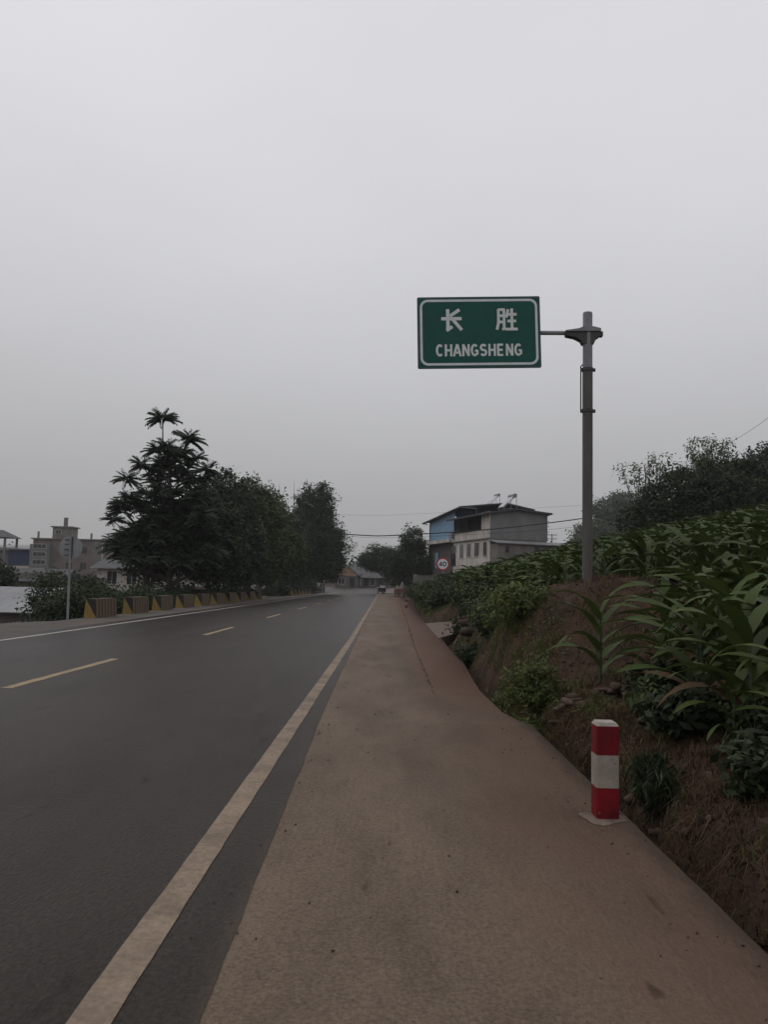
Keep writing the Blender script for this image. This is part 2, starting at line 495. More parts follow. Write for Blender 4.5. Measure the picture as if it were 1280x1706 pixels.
def ground(X, Y, rough=True):
    X = np.asarray(X, float); Y = np.asarray(Y, float)
    s = X - np.interp(Y, [0, 30, 54.7, 134, 300], [1.466, 1.466, 1.8, 2.55, 3.0])
    A = np.interp(s, [-9, .34, .42, .56, .72, .9, 1.4, 2.1, 3.6, 6.5, 10.5, 22, 60, 160], [-.66, -.66, -.5, -.12, -.02, .06, .2, .42, .75, 1.85, 3.0, 5, 9, 14])
    A2 = np.interp(s, [-9, .12, .3, .5, 1.0, 2, 3.6, 6.5, 10.5, 22, 60, 160], [-.5, -.45, .0, .42, .66, .85, 1.15, 1.95, 3.0, 5, 9, 14])
    B = np.interp(s, [-9, .0, .12, .5, 1.1, 3, 6.5, 10.5, 22, 60, 160], [-.3, -.28, -.12, .3, .72, 1.25, 2.15, 3.1, 5, 9, 14])
    w1 = smooth01((Y - 10.2) / 3.0); w2 = smooth01((Y - 21) / 9)
    z = A * (1 - w1) + A2 * w1
    z = z * (1 - w2) + B * w2
    z = z + 0.70 * np.exp(-(np.abs((X - 3.32) / 1.28) ** 3.2) - (np.abs((Y - 12.9) / 1.9) ** 3.0))
    # crossing pad into the field
    wp = smooth01((Y - 20.6) / 1.2) * smooth01((32 - Y) / 2.5) * smooth01((2.75 - X) / 0.45)
    z = z * (1 - wp) + np.minimum(z, -0.2 + 0.02 * (X - 1.4)) * wp
    # left of the road
    t = -X + off(Y)
    L = np.interp(t, [10.2, 10.8, 12.5, 16, 26, 80, 300], [-.06, -.1, -.45, -1.2, -2.4, -2.6, -2.6])
    z = np.where(X < -5, L, z)
    # flat under the road
    z = np.where((X > -10.6 + off(Y)) & (X <= -5), -0.06, z)
    if rough:
        m = np.where(X > 1.5, 1.0, np.where(X < -11, 0.8, 0.0))
        cut = np.exp(-((s - .55) / .22) ** 2) * (Y < 34)             # the cut bank face is broken and ledgy
        n = cut * (np.abs(fbm(X * 3.1 + 9, Y * 5.2, 3)) * .22 - .05) + fbm(X * 2.1, Y * 2.1, 4) * 0.12 + np.abs(fbm(X * 4.3 + 5, Y * 4.3, 4)) * 0.12 + fbm(X * 11 + 5, Y * 11, 2) * 0.03 - .05
        z = z + n * m * np.clip(np.where(X > 1.5, (X - 1.55) / 0.25, 1), 0, 1)
    return z + zr(Y)
def gz(x, y):
    return float(ground(np.array([x]), np.array([y]))[0])

def grid_mesh(name, xs, ys, zf, matname, smooth=True):
    X, Y = np.meshgrid(xs, ys)
    Z = zf(X, Y)
    V = np.stack([X, Y, Z], -1).reshape(-1, 3)
    nx, ny = len(xs), len(ys)
    i = np.arange(nx * ny).reshape(ny, nx)
    F = np.stack([i[:-1, :-1], i[:-1, 1:], i[1:, 1:], i[1:, :-1]], -1).reshape(-1, 4)
    return mesh_np(name, V, F, matname, smooth=smooth)

xs = np.concatenate([[-690, -400, -250, -160, -110], np.arange(-80, -26, 3), np.arange(-26, -14, 1.0), np.arange(-14, -10, .25), [-10, -9, -7, -5.01, -4.99, -3, 0, 1.0],
                     np.arange(1.2, 3.2, .045), np.arange(3.2, 6, .12), np.arange(6, 14, .5), np.arange(14, 40, 2), [40, 55, 75, 110, 160, 250, 400, 690]])
ys = np.concatenate([[-40, -20, -8, -3], np.arange(0, 16, .07), np.arange(16, 34, .2), np.arange(34, 70, 1.0), np.arange(70, 200, 3.0), [200, 230, 280, 350, 450, 600, 800, 950]])
o = link('ground', grid_mesh('ground', xs, ys, ground, 'soil'))
tag(o, kind='structure')

# ---- road and its markings: strips following the road
YS = np.concatenate([np.arange(-12, 30, 1.0), np.arange(30, 140, 4.0), np.arange(140, 178, 1.5)])
def strip(name, matname, xl, xr, ys, z, rel=True, wob=0.0, seed=0, skirt=0.0):
    ys = np.asarray(ys, float)
    L = np.array([xl(y) if callable(xl) else xl for y in ys]) + (off(ys) if rel else 0)
    R_ = np.array([xr(y) if callable(xr) else xr for y in ys]) + (off(ys) if rel is True else 0)
    if wob:
        L = L + wob * (vnoise(ys * 2.7 + seed * 9.1, ys * 0 + seed) * 2 + vnoise(ys * 9.1, ys * 0 + seed + 9) * 1.6)
        R_ = R_ + wob * (vnoise(ys * 2.3 + seed * 5.3, ys * 0 + seed + 50) * 2 + vnoise(ys * 8.7, ys * 0 + seed + 70) * 1.6)
    zz = z + zr(ys)
    rows = [np.stack([L, ys, zz], -1), np.stack([R_, ys, zz], -1)]
    if skirt:
        rows.append(np.stack([R_ - 0.004, ys, zz - skirt], -1))
    n, k = len(ys), len(rows)
    V = np.stack(rows, 1).reshape(-1, 3)
    i = np.arange(n * k).reshape(n, k)
    F = np.stack([i[:-1, :-1], i[:-1, 1:], i[1:, 1:], i[1:, :-1]], -1).reshape(-1, 4)
    return link(name, mesh_np(name, V, F, matname))

dense = np.concatenate([np.arange(-12, 0, .5), np.arange(0, 24, .08), np.arange(24, 60, .5), np.arange(60, 140, 4.0)])
asph_r = lambda y: float(np.interp(y, [0, 2.5, 9, 24, 150], [-.54, -.55, -.67, -.79, -.72]))
tag(strip('road', 'asphalt', -8.75, asph_r, np.unique(np.concatenate([dense, YS])), 0.0, wob=0.004, seed=1), kind='structure')
tag(strip('road_edge_line', 'line', -0.951 + 0.0, -0.815, np.unique(np.concatenate([dense[dense < 60], YS[YS >= 60]]))[:-8], 0.004, wob=0.0025, seed=2), kind='structure')
tag(strip('far_edge_line', 'line_white', -8.24, -8.10, YS, 0.004, wob=0.01, seed=3), kind='structure')
DASH = [(-1.0, 3.2), (9.72, 13.62), (20.2, 24.0), (31.0, 35.0), (42.4, 46.4), (53.6, 57.6), (64.8, 68.8), (76, 80), (87, 91), (98, 102), (109, 113)]
for a, b in DASH:
    tag(strip('centre_dash', 'line_yellow', -4.68, -4.54, np.linspace(a, b, 14), 0.004, wob=0.01, seed=int(a) + 20), kind='structure')
tag(strip('shoulder', 'shoulder', lambda y: -1.0 + float(off(y)), lambda y: float(edge(y)), dense, -0.006, rel=False, wob=0.004, seed=5, skirt=0.75), kind='structure')
gy = np.concatenate([np.arange(10.0, 21.3, .08), np.arange(21.3, 60, .5), np.arange(60, 140, 4.0)])
gxl = lambda y: float(np.interp(y, [10.0, 12.7, 18.5, 28.6, 60, 140], [.61, .63, .63, .74, .95, 1.5]))
tag(strip('gutter_joint', 'joint', lambda y: gxl(y) - .012 * min(1, max(.1, (y - 10) / 5)), lambda y: gxl(y) + .012 * min(1, max(.1, (y - 10) / 5)), gy, -0.002, rel=False, wob=0.02, seed=6), kind='structure')
tag(strip('verge', 'left_verge', lambda y: -10.45 - (0.7 if y < 25 else 0.0), -8.72, YS, -0.004, wob=0.05, seed=8), kind='structure')
fc = MB()
fc.add([(-16, 141, zr(141) - .012), (2.6, 141, zr(141) - .012), (4, 158, zr(158) - .012), (4, 176, zr(176) - .012), (-45, 176, zr(176) - .012), (-45, 160, zr(160) - .012)],
       [(0, 1, 2, 3, 4, 5)])
tag(fc.build('forecourt', 'asphalt'), kind='structure')
# reddish side entrance on the left between the two barrier rows
se = MB()
se.box((-13.2, 76, -0.25), (5.6, 13, 0.46))
tag(se.build('side_entrance', 'pad'), kind='structure')

# crossing pad into the field, right
pad = MB()
pp = [(1.36, 21.2), (2.2, 23.4), (2.62, 25.0), (2.66, 30.4), (1.40, 29.4)]
zz = [0.006 + 0.07 * max(0, x - 1.4) for x, y in pp]
n = len(pp)
pad.add([(x, y, z) for (x, y), z in zip(pp, zz)] + [(x, y, -0.5) for x, y in pp],
        [tuple(range(n))] + [(i, i + n, (i + 1) % n + n, (i + 1) % n) for i in range(n)])
tag(pad.build('crossing_path', 'pad'), kind='structure')

# ------------------------------------------------------------------ haze
hz = MB()
hz.box((0, 450, 56), (1420, 1010, 122))
h = hz.build('haze', [])
hm = bpy.data.materials.new('haze_air')
hm.use_nodes = True
hm.node_tree.nodes.remove(hm.node_tree.nodes['Principled BSDF'])
pv = hm.node_tree.nodes.new('ShaderNodeVolumePrincipled')
pv.inputs['Color'].default_value = (0.90, 0.93, 0.95, 1)
pv.inputs['Density'].default_value = 0.00034
pv.inputs['Anisotropy'].default_value = 0.2
hm.node_tree.links.new(pv.outputs[0], hm.node_tree.nodes['Material Output'].inputs['Volume'])
h.data.materials.append(hm)
tag(h, kind='stuff')

# ------------------------------------------------------------------ lettering
def strokes(mb, polys, w, T, y0, mi, dy=0.0004):
    """thick polylines as separate slightly proud plates; T maps (u,v) to (x,z); plates face -Y"""
    k = 0
    for pl in polys:
        ww = w
        if isinstance(pl[0], (int, float)):
            ww, pl = pl[0], pl[1]
        P_ = [Vector(T(*p)) for p in pl]
        for i in range(len(P_) - 1):
            a, b = P_[i], P_[i + 1]
            d = (b - a)
            if d.length < 1e-6:
                continue
            d.normalize()
            nn = Vector((-d.y, d.x)) * ww / 2
            e = d * ww * (0.42 if len(P_) > 2 else 0.0)
            ea = e if i > 0 else Vector((0, 0)); eb = e if i < len(P_) - 2 else Vector((0, 0))
            q = [a - ea + nn, b + eb + nn, b + eb - nn, a - ea - nn]
            y = y0 - dy * (k % 7)
            k += 1
            mb.add([(p.x, y, p.y) for p in q], [(0, 1, 2, 3)], mi)
def arc(cx, cy, rx, ry, a0, a1, n=10):
    return [(cx + rx * math.cos(math.radians(a0 + (a1 - a0) * i / n)), cy + ry * math.sin(math.radians(a0 + (a1 - a0) * i / n))) for i in range(n + 1)]
LET = {
    'C': [arc(.35, .5, .27, .42, 45, 315, 12)],
    'H': [[(.1, 0), (.1, 1)], [(.6, 0), (.6, 1)], [(.1, .5), (.6, .5)]],
    'A': [[(.03, 0), (.34, 1)], [(.67, 0), (.36, 1)], [(.15, .3), (.55, .3)]],
    'N': [[(.1, 0), (.1, 1)], [(.6, 0), (.6, 1)], [(.12, .95), (.58, .05)]],
    'G': [arc(.35, .5, .27, .42, 45, 300, 12) + [(.60, .2), (.60, .46)], [(.38, .45), (.66, .45)]],
    'S': [arc(.35, .71, .23, .21, 30, 250, 10) + arc(.35, .29, .24, .21, 70, -150, 10)],
    'E': [[(.1, 0), (.1, 1)], [(.1, .93), (.56, .93)], [(.1, .5), (.52, .5)], [(.1, .07), (.56, .07)]],
    '4': [[(.47, 0), (.47, 1)], [(.47, .97), (.05, .30)], [(.02, .28), (.68, .28)]],
    '0': [arc(.35, .5, .26, .43, 0, 360, 20)],
}
CH_CHANG = [[(.33, .98), (.33, .08)], [(.26, .02), (.54, .20)], [(.02, .55), (.98, .55)], [(.88, .95), (.42, .66)], [(.54, .54), (.98, .04)]]
CH_SHENG = [[(.10, .96), (.10, .36), (.02, .04)], [(.36, .96), (.36, .08), (.26, .06)], [(.10, .93), (.40, .93)], [(.10, .66), (.36, .66)], [(.10, .38), (.36, .38)],
            [(.56, .94), (.47, .58)], [(.50, .72), (.96, .72)], [(.52, .42), (.93, .42)], [(.42, .06), (1.0, .06)], [(.73, .98), (.73, .06)]]

def rrect(w, h, r, n=6):
    P_ = []
    for cx, cz, a in ((w / 2 - r, h / 2 - r, 0), (-w / 2 + r, h / 2 - r, 90), (-w / 2 + r, -h / 2 + r, 180), (w / 2 - r, -h / 2 + r, 270)):
        for i in range(n + 1):
            q = math.radians(a + 90 * i / n)
            P_.append((cx + r * math.cos(q), cz + r * math.sin(q)))
    return P_

# ------------------------------------------------------------------ the green place-name sign on its cantilever post
PX, PY = 3.255, 13.0
sg = empty('place_name_sign', (PX, PY, 1.3))
tag(sg, 'green CHANGSHENG place name board held out over the road from a tall grey post', 'road sign')
lz = lambda z: z - 1.3
MB().tube([(0, 0, lz(0.6)), (0, 0, lz(5.05))], 0.084, 20).build('lower_post', 'pole', sg, smooth=True)
MB().tube([(0, 0, lz(5.048)), (0, 0, lz(6.0))], 0.080, 20).tube([(0, 0, lz(6.0)), (0, 0, lz(6.012))], 0.074, 20).build('upper_post', 'galv', sg, smooth=True)
for z in (4.33, 5.03):
    b = MB().tube([(0, 0, lz(z - .025)), (0, 0, lz(z + .025))], 0.098, 18)
    b.box((0.108, -.01, lz(z - .005)), (0.035, 0.04, 0.05)).box((-0.105, -.01, lz(z)), (0.03, 0.04, 0.05))
    b.build('clamp_band', 'steel_dark', sg, smooth=True)
MB().tube([(-0.118, -0.02, lz(4.29)), (-0.118, -0.02, lz(5.08)), (-0.085, -0.02, lz(5.11))], 0.011, 8).build('conduit', 'steel_dark', sg, smooth=True)
AZ = lz(5.655)
MB().tube([(-1.0, 0.0, AZ - .012), (0.24, 0.0, AZ + .008)], 0.036, 14).build('arm', 'galv', sg, smooth=True)
k = 13.0 / 1320
def bp(px, py):
    return ((px - 979.5) * k, AZ + (553 - py) * k)
br = MB()
br.prism([bp(*p) for p in [(940, 551), (962, 547.5), (971, 543.5), (988, 543.5), (1000, 546.5), (1000, 551), (940, 553)]][::-1], -0.10, 0.10)
br.build('bracket', 'galv', sg)
br = MB()
br.prism([bp(*p) for p in [(941, 553), (999, 551), (999, 559.5), (992, 564), (988.5, 573), (970.5, 573), (967, 567), (957, 562), (942, 559)]], -0.075, 0.075)
br.prism([bp(*p) for p in [(1000, 550.5), (1004.5, 550.5), (1004.5, 558.5), (1000, 558.5)]], -0.05, 0.05)
br.build('bracket_gusset', 'steel_dark', sg)
# the board: 2.06 m x 1.24 m, sagging a little at its free end
SW, SH = 2.06, 1.22
bx = (0.39 + 2.447) / 2 - PX
bz = lz((4.955 + 6.188 + 6.255 + 5.033) / 4)
panel = MB().prism(rrect(SW, SH, 0.02, 2), -0.02, 0.02).build('sign_panel', 'sign_edge', sg)
panel.location = (bx, -0.065, bz)
panel.rotation_euler = (0, math.radians(-1.9), 0)
f = MB()
f.prism(rrect(SW - .05, SH - .05, 0.03, 3), -0.0245, -0.0205, 0)
f.build('green_face', 'sign_green', panel)
bo = MB()
o1, i1 = rrect(SW - .09, SH - .09, 0.13), rrect(SW - .17, SH - .17, 0.095)
n = len(o1)
bo.add([(a, -0.0255, b) for a, b in o1] + [(a, -0.0255, b) for a, b in i1], [(j, (j + 1) % n, (j + 1) % n + n, j + n) for j in range(n)])
bo.build('border_line', 'sign_white', panel)
for poly, x0, nm in ((CH_CHANG, -0.635, 'character'), (CH_SHENG, 0.295, 'character')):
    c = MB()
    strokes(c, poly, 0.056 if poly is CH_CHANG else 0.046, lambda u, v, x0=x0: (x0 + u * .355, .022 + v * .385), -0.0256, 0)
    c.build(nm, 'sign_white', panel)
adv = 1.455 / 10
for i, ch in enumerate('CHANGSHENG'):
    c = MB()
    strokes(c, LET[ch], 0.036, lambda u, v, i=i: (-0.722 + i * adv + u * adv * 1.22, -0.410 + v * .205), -0.0256, 0)
    c.build('letter', 'sign_white', panel)
rb = MB()
for z in (-.32, .32):
    rb.box((0, 0.033, z), (SW - .1, 0.024, 0.06))
rb.build('stiffener', 'galv', panel)

# ------------------------------------------------------------------ red and white guard posts
def guard_post(loc, label, h=0.565, w=0.137, patch=True):
    e = empty('guard_post', loc)
    tag(e, label, 'bollard', 'red and white guard posts at the gutter edge')
    b = MB()
    zs = [0, .185 * h / .565, .375 * h / .565, h - .02]
    hw = w / 2
    for i in range(3):
        mi = (0, 1, 0)[i]
        z0, z1 = zs[i], zs[i + 1]
        r = [(-hw, -hw), (hw, -hw), (hw, hw), (-hw, hw)]
        c = 0.012
        ring = []
        for (x, y) in r:
            sx, sy = math.copysign(1, x), math.copysign(1, y)
            p1, p2 = (x, y - sy * c), (x - sx * c, y)
            ring += [p1, p2] if sx * sy > 0 else [p2, p1]
        m_ = len(ring)
        b.add([(x, y, z0) for x, y in ring] + [(x, y, z1) for x, y in ring], [(j, (j + 1) % m_, (j + 1) % m_ + m_, j + m_) for j in range(m_)], mi)
    rin = [(x * .8, y * .8) for x, y in ring]
    b.add([(x, y, zs[3]) for x, y in ring] + [(x, y, h) for x, y in rin], [(j, (j + 1) % m_, (j + 1) % m_ + m_, j + m_) for j in range(m_)] + [tuple(range(m_, 2 * m_))], 1)
    b.build('post', ['red_paint', 'white_paint'], e)
    if patch:
        p = MB()
        N = 18
        pts = []
        for j in range(N):
            q = 2 * math.pi * j / N
            rr = 0.112 + 0.025 * math.sin(3 * q + 1) + 0.02 * random.random()
            x, y = rr * 1.15 * math.cos(q) - .02, rr * 1.0 * math.sin(q) - .02
            pts.append((min(x, 0.115), y))
        p.add([(x, y, -.003) for x, y in pts] + [(x * .8, y * .8, .008) for x, y in pts],
              [(j, (j + 1) % N, (j + 1) % N + N, j + N) for j in range(N)] + [tuple(range(N, 2 * N))])
        p.build('mortar_base', 'mortar', e)
    return e
guard_post((1.336, 4.912, 0.0), 'red and white square concrete guard post standing near the camera at the ditch edge')
guard_post((1.16, 50.0, 0.0), 'small distant red and white guard post by the bushes along the gutter', patch=False)

# ------------------------------------------------------------------ round signs
def disc(mb, r, y0, y1, n=32, mi=0, cx=0, cz=0):
    P_ = [(cx + r * math.cos(2 * math.pi * j / n), cz + r * math.sin(2 * math.pi * j / n)) for j in range(n)]
    return mb.prism(P_, y0, y1, mi)
sp = empty('speed_limit_sign', (3.27, 48.0, gz(3.27, 48)))
tag(sp, 'round red bordered 40 speed limit sign standing among the bushes', 'road sign')
hz_ = 2.74 - gz(3.27, 48)
MB().tube([(0, 0, -.4), (0, 0, hz_ + .3)], 0.038, 10).build('post', 'galv', sp, smooth=True)
d = disc(MB(), 0.40, -.07, -.05).build('disc', 'sign_red', sp)
d.location = (0, 0, hz_)
disc(MB(), 0.31, -.0735, -.0705).build('white_face', 'sign_white', d)
for i, ch in enumerate('40'):
    c = MB()
    strokes(c, LET[ch], 0.058, lambda u, v, i=i: (-0.225 + i * .225 + u * .31, -.14 + v * .28), -0.0750, 0)
    c.build('digit', 'black', d)
sb = empty('round_road_sign', (-10.40, 25.9, -0.02))
tag(sb, 'round grey traffic sign seen from behind on a thin post left of the road', 'road sign')
MB().tube([(0, 0, -.2), (-.06, 0, 2.75)], 0.038, 10).build('post', 'galv', sb, smooth=True)
d = disc(MB(), 0.385, .045, .055).build('disc', 'sign_back', sb)
d.location = (-.06, 0, 2.36)
ch_ = MB().box((.03, 0.012, 0), (.075, .045, .70))
ch_.build('channel_rail', 'steel_dark', d)
for z in (-.24, -.06, .12, .26):
    MB().box((-.10, .034, z), (.20, .02, .022)).build('fixing_strap', 'steel_dark', d)

# ------------------------------------------------------------------ striped barrier blocks on the left verge
def barrier_mesh():
    b = MB()
    L, D, Hh = 2.1, 0.44, 0.66
    x0, x1, t = -D / 2, D / 2, 0.045
    # end face (-y): yellow lower-left, black upper-right
    A_, B_, C_, E_ = (x0, 0, 0), (x1, 0, 0), (x1 - t, 0, Hh), (x0 + t, 0, Hh)
    b.add([A_, B_, E_], [(0, 1, 2)], 0)
    b.add([B_, C_, E_], [(0, 1, 2)], 1)
    # road side, in seven stripes with shallow grooves
    N = 13
    for i in range(N):
        y0_, y1_ = L * i / N, L * (i + 1) / N
        g = 0.016 if i % 2 else 0.0
        b.add([(x1 - g, y0_, 0), (x1 - g, y1_, 0), (x1 - t - g, y1_, Hh), (x1 - t - g, y0_, Hh)], [(0, 1, 2, 3)], 3 if i % 2 else 2)
        if i % 2:
            for yy in (y0_, y1_):
                b.add([(x1 - g, yy, 0), (x1, yy, 0), (x1 - t, yy, Hh), (x1 - t - g, yy, Hh)], [(0, 1, 2, 3)], 3)
    b.add([(x0, 0, 0), (x0, L, 0), (x0 + t, L, Hh), (x0 + t, 0, Hh)], [(0, 1, 2, 3)], 3)
    b.add([(x0, L, 0), (x1, L, 0), (x1 - t, L, Hh), (x0 + t, L, Hh)], [(0, 1, 2, 3)], 1)
    b.add([(x0 + t, 0, Hh), (x1 - t - .016, 0, Hh), (x1 - t - .016, L, Hh), (x0 + t, L, Hh)], [(0, 1, 2, 3)], 3)
    return b
b0 = barrier_mesh().build('barrier_block', ['yellow', 'black', 'yellow_faded', 'brown_faded'])
BL = ['striped concrete barrier block nearest the grey backed round sign, first of the row',
      'second striped barrier block along the left verge from the round sign',
      'third striped barrier block from the round sign, brightest yellow end',
      'striped barrier block below the trunk of the tall feathery tree']
GB = 'yellow and black striped barrier blocks along the left verge'
for i in range(10):
    y = 27.5 + 4.12 * i
    o = b0 if i == 0 else b0.copy()
    if i:
        COL.objects.link(o)
    o.location = (-10.28 + 0.0 - 0.012 * (y - 28), y, -0.01)
    o.rotation_euler = (0, 0, math.radians(0.4 + random.uniform(-1, 1)))
    tag(o, BL[i] if i < 4 else 'faded striped barrier block further along the row under the dark trees', 'barrier', GB)
for i in range(7):
    y = 92 + 3.4 * i
    o = b0.copy()
    COL.objects.link(o)
    o.location = (-11.0 + 0.045 * i, y, -0.02)
    o.scale = (1, 0.6, 1.15)
    tag(o, 'small dark barrier block in the far row beyond the side entrance', 'barrier', 'barrier blocks in the far row beyond the entrance')

# concrete gate post by the side entrance
gp = MB().box((0, 0, 0.85), (0.42, 0.42, 1.9)).box((0, 0, 1.84), (0.52, 0.52, 0.1)).build('gate_post', 'old_concrete', loc=(-12.4, 88.5, 0))
tag(gp, 'grey concrete gate post under the trees at the side entrance', 'post')

# ------------------------------------------------------------------ buildings
def frame_mat(ox, oy, ux, uy):
    u = Vector((ux, uy, 0)).normalized()
    v = Vector((u.y, -u.x, 0))              # to the right of u
    m = Matrix.Identity(4)
    m.col[0] = (u.x, u.y, 0, 0); m.col[1] = (v.x, v.y, 0, 0); m.col[2] = (0, 0, 1, 0); m.col[3] = (ox, oy, 0, 1)
    return m
def window(parent, c, w, h, axis, depth=0.12, framem='render_white', nsplit=2, proud=0.03, name='window'):
    """axis 'v0': in a wall whose outside faces -v; 'u0': outside faces -u"""
    fr, t = MB(), 0.07
    def bx(a, z, da, dz, dep, shift):
        if axis == 'v0':
            fr.box((c[0] + a, c[1] - proud + dep / 2 + shift, c[2] + z), (da, dep, dz))
        else:
            fr.box((c[0] - proud + dep / 2 + shift, c[1] + a, c[2] + z), (dep, da, dz))
    bx(0, h / 2 + t / 2, w + 2 * t, t, depth, 0); bx(0, -h / 2 - t / 2, w + 2.6 * t, t, depth + .05, -.05)
    bx(-w / 2 - t / 2, 0, t, h, depth, 0); bx(w / 2 + t / 2, 0, t, h, depth, 0)
    for i in range(1, nsplit):
        bx(-w / 2 + w * i / nsplit, 0, .04, h, .03, 0.008)
    o = fr.build(name, framem, parent)
    g = MB()
    if axis == 'v0':
        g.box((c[0], c[1] - .004, c[2]), (w, .02, h))
    else:
        g.box((c[0] - .004, c[1], c[2]), (.02, w, h))
    g.build('pane', 'glass', o)
    return o

H0 = empty('village_house')
H0.matrix_world = frame_mat(11.45, 90.0, -6.25, 20.0)
tag(H0, 'grey and white two storey house with blue upper wall and solar heaters on its roof', 'house')
# local axes: +x = u along the road front (away), +y = v to the right
w = MB()
w.box((5.5, 3.6, 4.75), (11.0, 7.2, 4.7))                    # ground storey
w.build('lower_wall', 'render_white', H0)
MB().box((5.45, 3.55, 7.03), (11.3, 7.5, 0.14)).build('floor_slab', 'old_concrete', H0)
g = MB()
g.add([(0, 0.02, 7.1), (0, 7.3, 7.1), (0, 7.3, 10.12), (0, 3.2, 10.42), (0, 0.02, 10.02), (.25, 0.02, 7.1), (.25, 7.3, 7.1), (.25, 7.3, 10.12), (.25, 3.2, 10.42), (.25, 0.02, 10.02)],
      [(0, 1, 2, 3, 4), (9, 8, 7, 6, 5), (0, 5, 6, 1), (1, 6, 7, 2), (2, 7, 8, 3), (3, 8, 9, 4), (4, 9, 5, 0)])
g.box((5.6, 7.18, 8.6), (10.6, .22, 3.0)).box((11.1, 3.6, 8.6), (.22, 7.0, 3.0))
g.box((5.6, 2.4, 8.6), (10.6, .15, 3.0))
g.build('grey_wall', 'render_grey', H0)
MB().box((1.1, -.02, 8.6), (2.2, .16, 3.0)).build('corner_wall', 'render_white', H0)
MB().box((5.6, -.14, 7.52), (11.4, .14, .86)).box((5.6, -.14, 7.98), (11.4, .22, .07)).build('parapet', 'render_white', H0)
lg = MB()
lg.box((2.28, 1.1, 9.0), (.1, 2.2, 2.0)).box((6.6, 1.95, 9.0), (8.6, .05, 2.0))
for u in (4.2, 6.3, 8.5, 10.7):
    lg.box((u, -.02, 8.95), (.09, .09, 1.9))
lg.build('loggia', 'loggia_shade', H0)  # linings and posts coloured near-black for the shade in the opening
rf = MB()
def slab(mb, pts, t, mi=0):
    n = len(pts)
    mb.add([tuple(p) for p in pts] + [(p[0], p[1], p[2] - t) for p in pts], [tuple(range(n)), tuple(range(2 * n - 1, n - 1, -1))] + [(i, i + n, (i + 1) % n + n, (i + 1) % n) for i in range(n)], mi)
slab(rf, [(-.5, -.9, 9.90), (-.5, 3.2, 10.56), (11.3, 3.2, 10.56), (11.3, -.9, 9.90)], .2)
slab(rf, [(-.5, 3.205, 10.56), (-.5, 7.7, 10.22), (11.3, 7.7, 10.22), (11.3, 3.205, 10.56)], .2)
rf.build('lower_roof', 'roof_dark', H0)
for u, ww in ((1.35, .95), (3.65, 1.25), (6.05, 1.15), (8.3, 1.15)):
    window(H0, (u, 0, 5.85), ww, 1.6, 'v0', nsplit=3)
dr = window(H0, (10.95, 0, 5.3), 1.5, 2.4, 'v0', nsplit=2, framem='steel_dark', name='door')
lt = MB().box((-1.0, 4.9, 4.4), (1.95, 9.6, 3.9))
lt.build('lean_to_wall', 'old_concrete', H0)
lr = MB()
slab(lr, [(-2.35, -.25, 6.48), (-.012, -.25, 6.92), (-.012, 10.1, 6.80), (-2.35, 10.1, 6.36)], .1)
lr.build('lean_to_roof', 'roof_pale', H0)
window(H0, (-1.975, 1.2, 5.75), .45, .75, 'u0', nsplit=1, framem='old_concrete')
window(H0, (-1.975, 4.9, 5.7), .6, .85, 'u0', nsplit=1, framem='old_concrete')
# blue half further away
MB().box((16.0, 3.6, 4.75), (9.6, 6.6, 4.7)).build('far_wall', 'brown_wall', H0)
MB().box((16.2, -.15, 7.28), (9.9, .8, .42)).build('balcony_edge', 'render_white', H0)
bw = MB()
N = 26
for i in range(N):                                          # profiled sheet
    a, b_ = 11.3 + 8.9 * i / N, 11.3 + 8.9 * (i + 1) / N
    m_ = (a + b_) / 2
    zt = lambda u: 11.27 - .091 * (u - 8.2)
    bw.add([(a, .25, 7.3), (m_, .19, 7.3), (m_, .19, zt(m_)), (a, .25, zt(a))], [(0, 1, 2, 3)])
    bw.add([(m_, .19, 7.3), (b_, .25, 7.3), (b_, .25, zt(b_)), (m_, .19, zt(m_))], [(0, 1, 2, 3)])
bw.build('blue_wall', 'blue_sheet', H0)
MB().box((20.35, 3.4, 8.8), (.2, 6.4, 2.9)).build('end_wall', 'blue_dark', H0)
MB().box((11.8, 3.9, 9.0), (.2, 6.4, 3.6)).box((11.8, 4.6, 11.1), (.25, 8.4, .7)).build('gable_sheet', 'blue_dark', H0)
rf = MB()
slab(rf, [(8.2, -.4, 11.40), (8.2, 6.0, 12.18), (21.5, 6.0, 11.95), (21.5, -.5, 10.2)], .2)
slab(rf, [(8.2, 6.005, 12.18), (8.2, 10.0, 11.52), (21.5, 10.0, 11.2), (21.5, 6.005, 11.95)], .2)
rf.build('upper_roof', 'roof_dark', H0)
fa = MB()
fa.tube([(8.2, -.42, 11.31), (21.5, -.52, 10.12)], .07, 6).tube([(8.25, -.4, 11.3), (8.25, 1.9, 11.2), (8.25, 1.9, 10.4)], .06, 6).tube([(21.4, -.5, 10.1), (20.4, -.1, 9.9)], .06, 6)
fa.build('gutter_pipe', 'roof_pale', H0)
MB().box((17.6, .27, 4.9), (1.0, .1, 2.1)).build('blue_door', 'blue_sheet', H0)
ac = MB().box((10.6, -.45, 8.0), (.85, .35, .62)).box((10.6, -.45, 7.64), (.95, .4, .05))
ac.build('air_conditioner', 'sign_back', H0)
for z in (10.3, 10.0, 9.3, 8.7, 8.1):
    MB().box((.5, 7.55, z), (.06, .5, .06)).build('bracket_stub', 'steel_dark', H0)
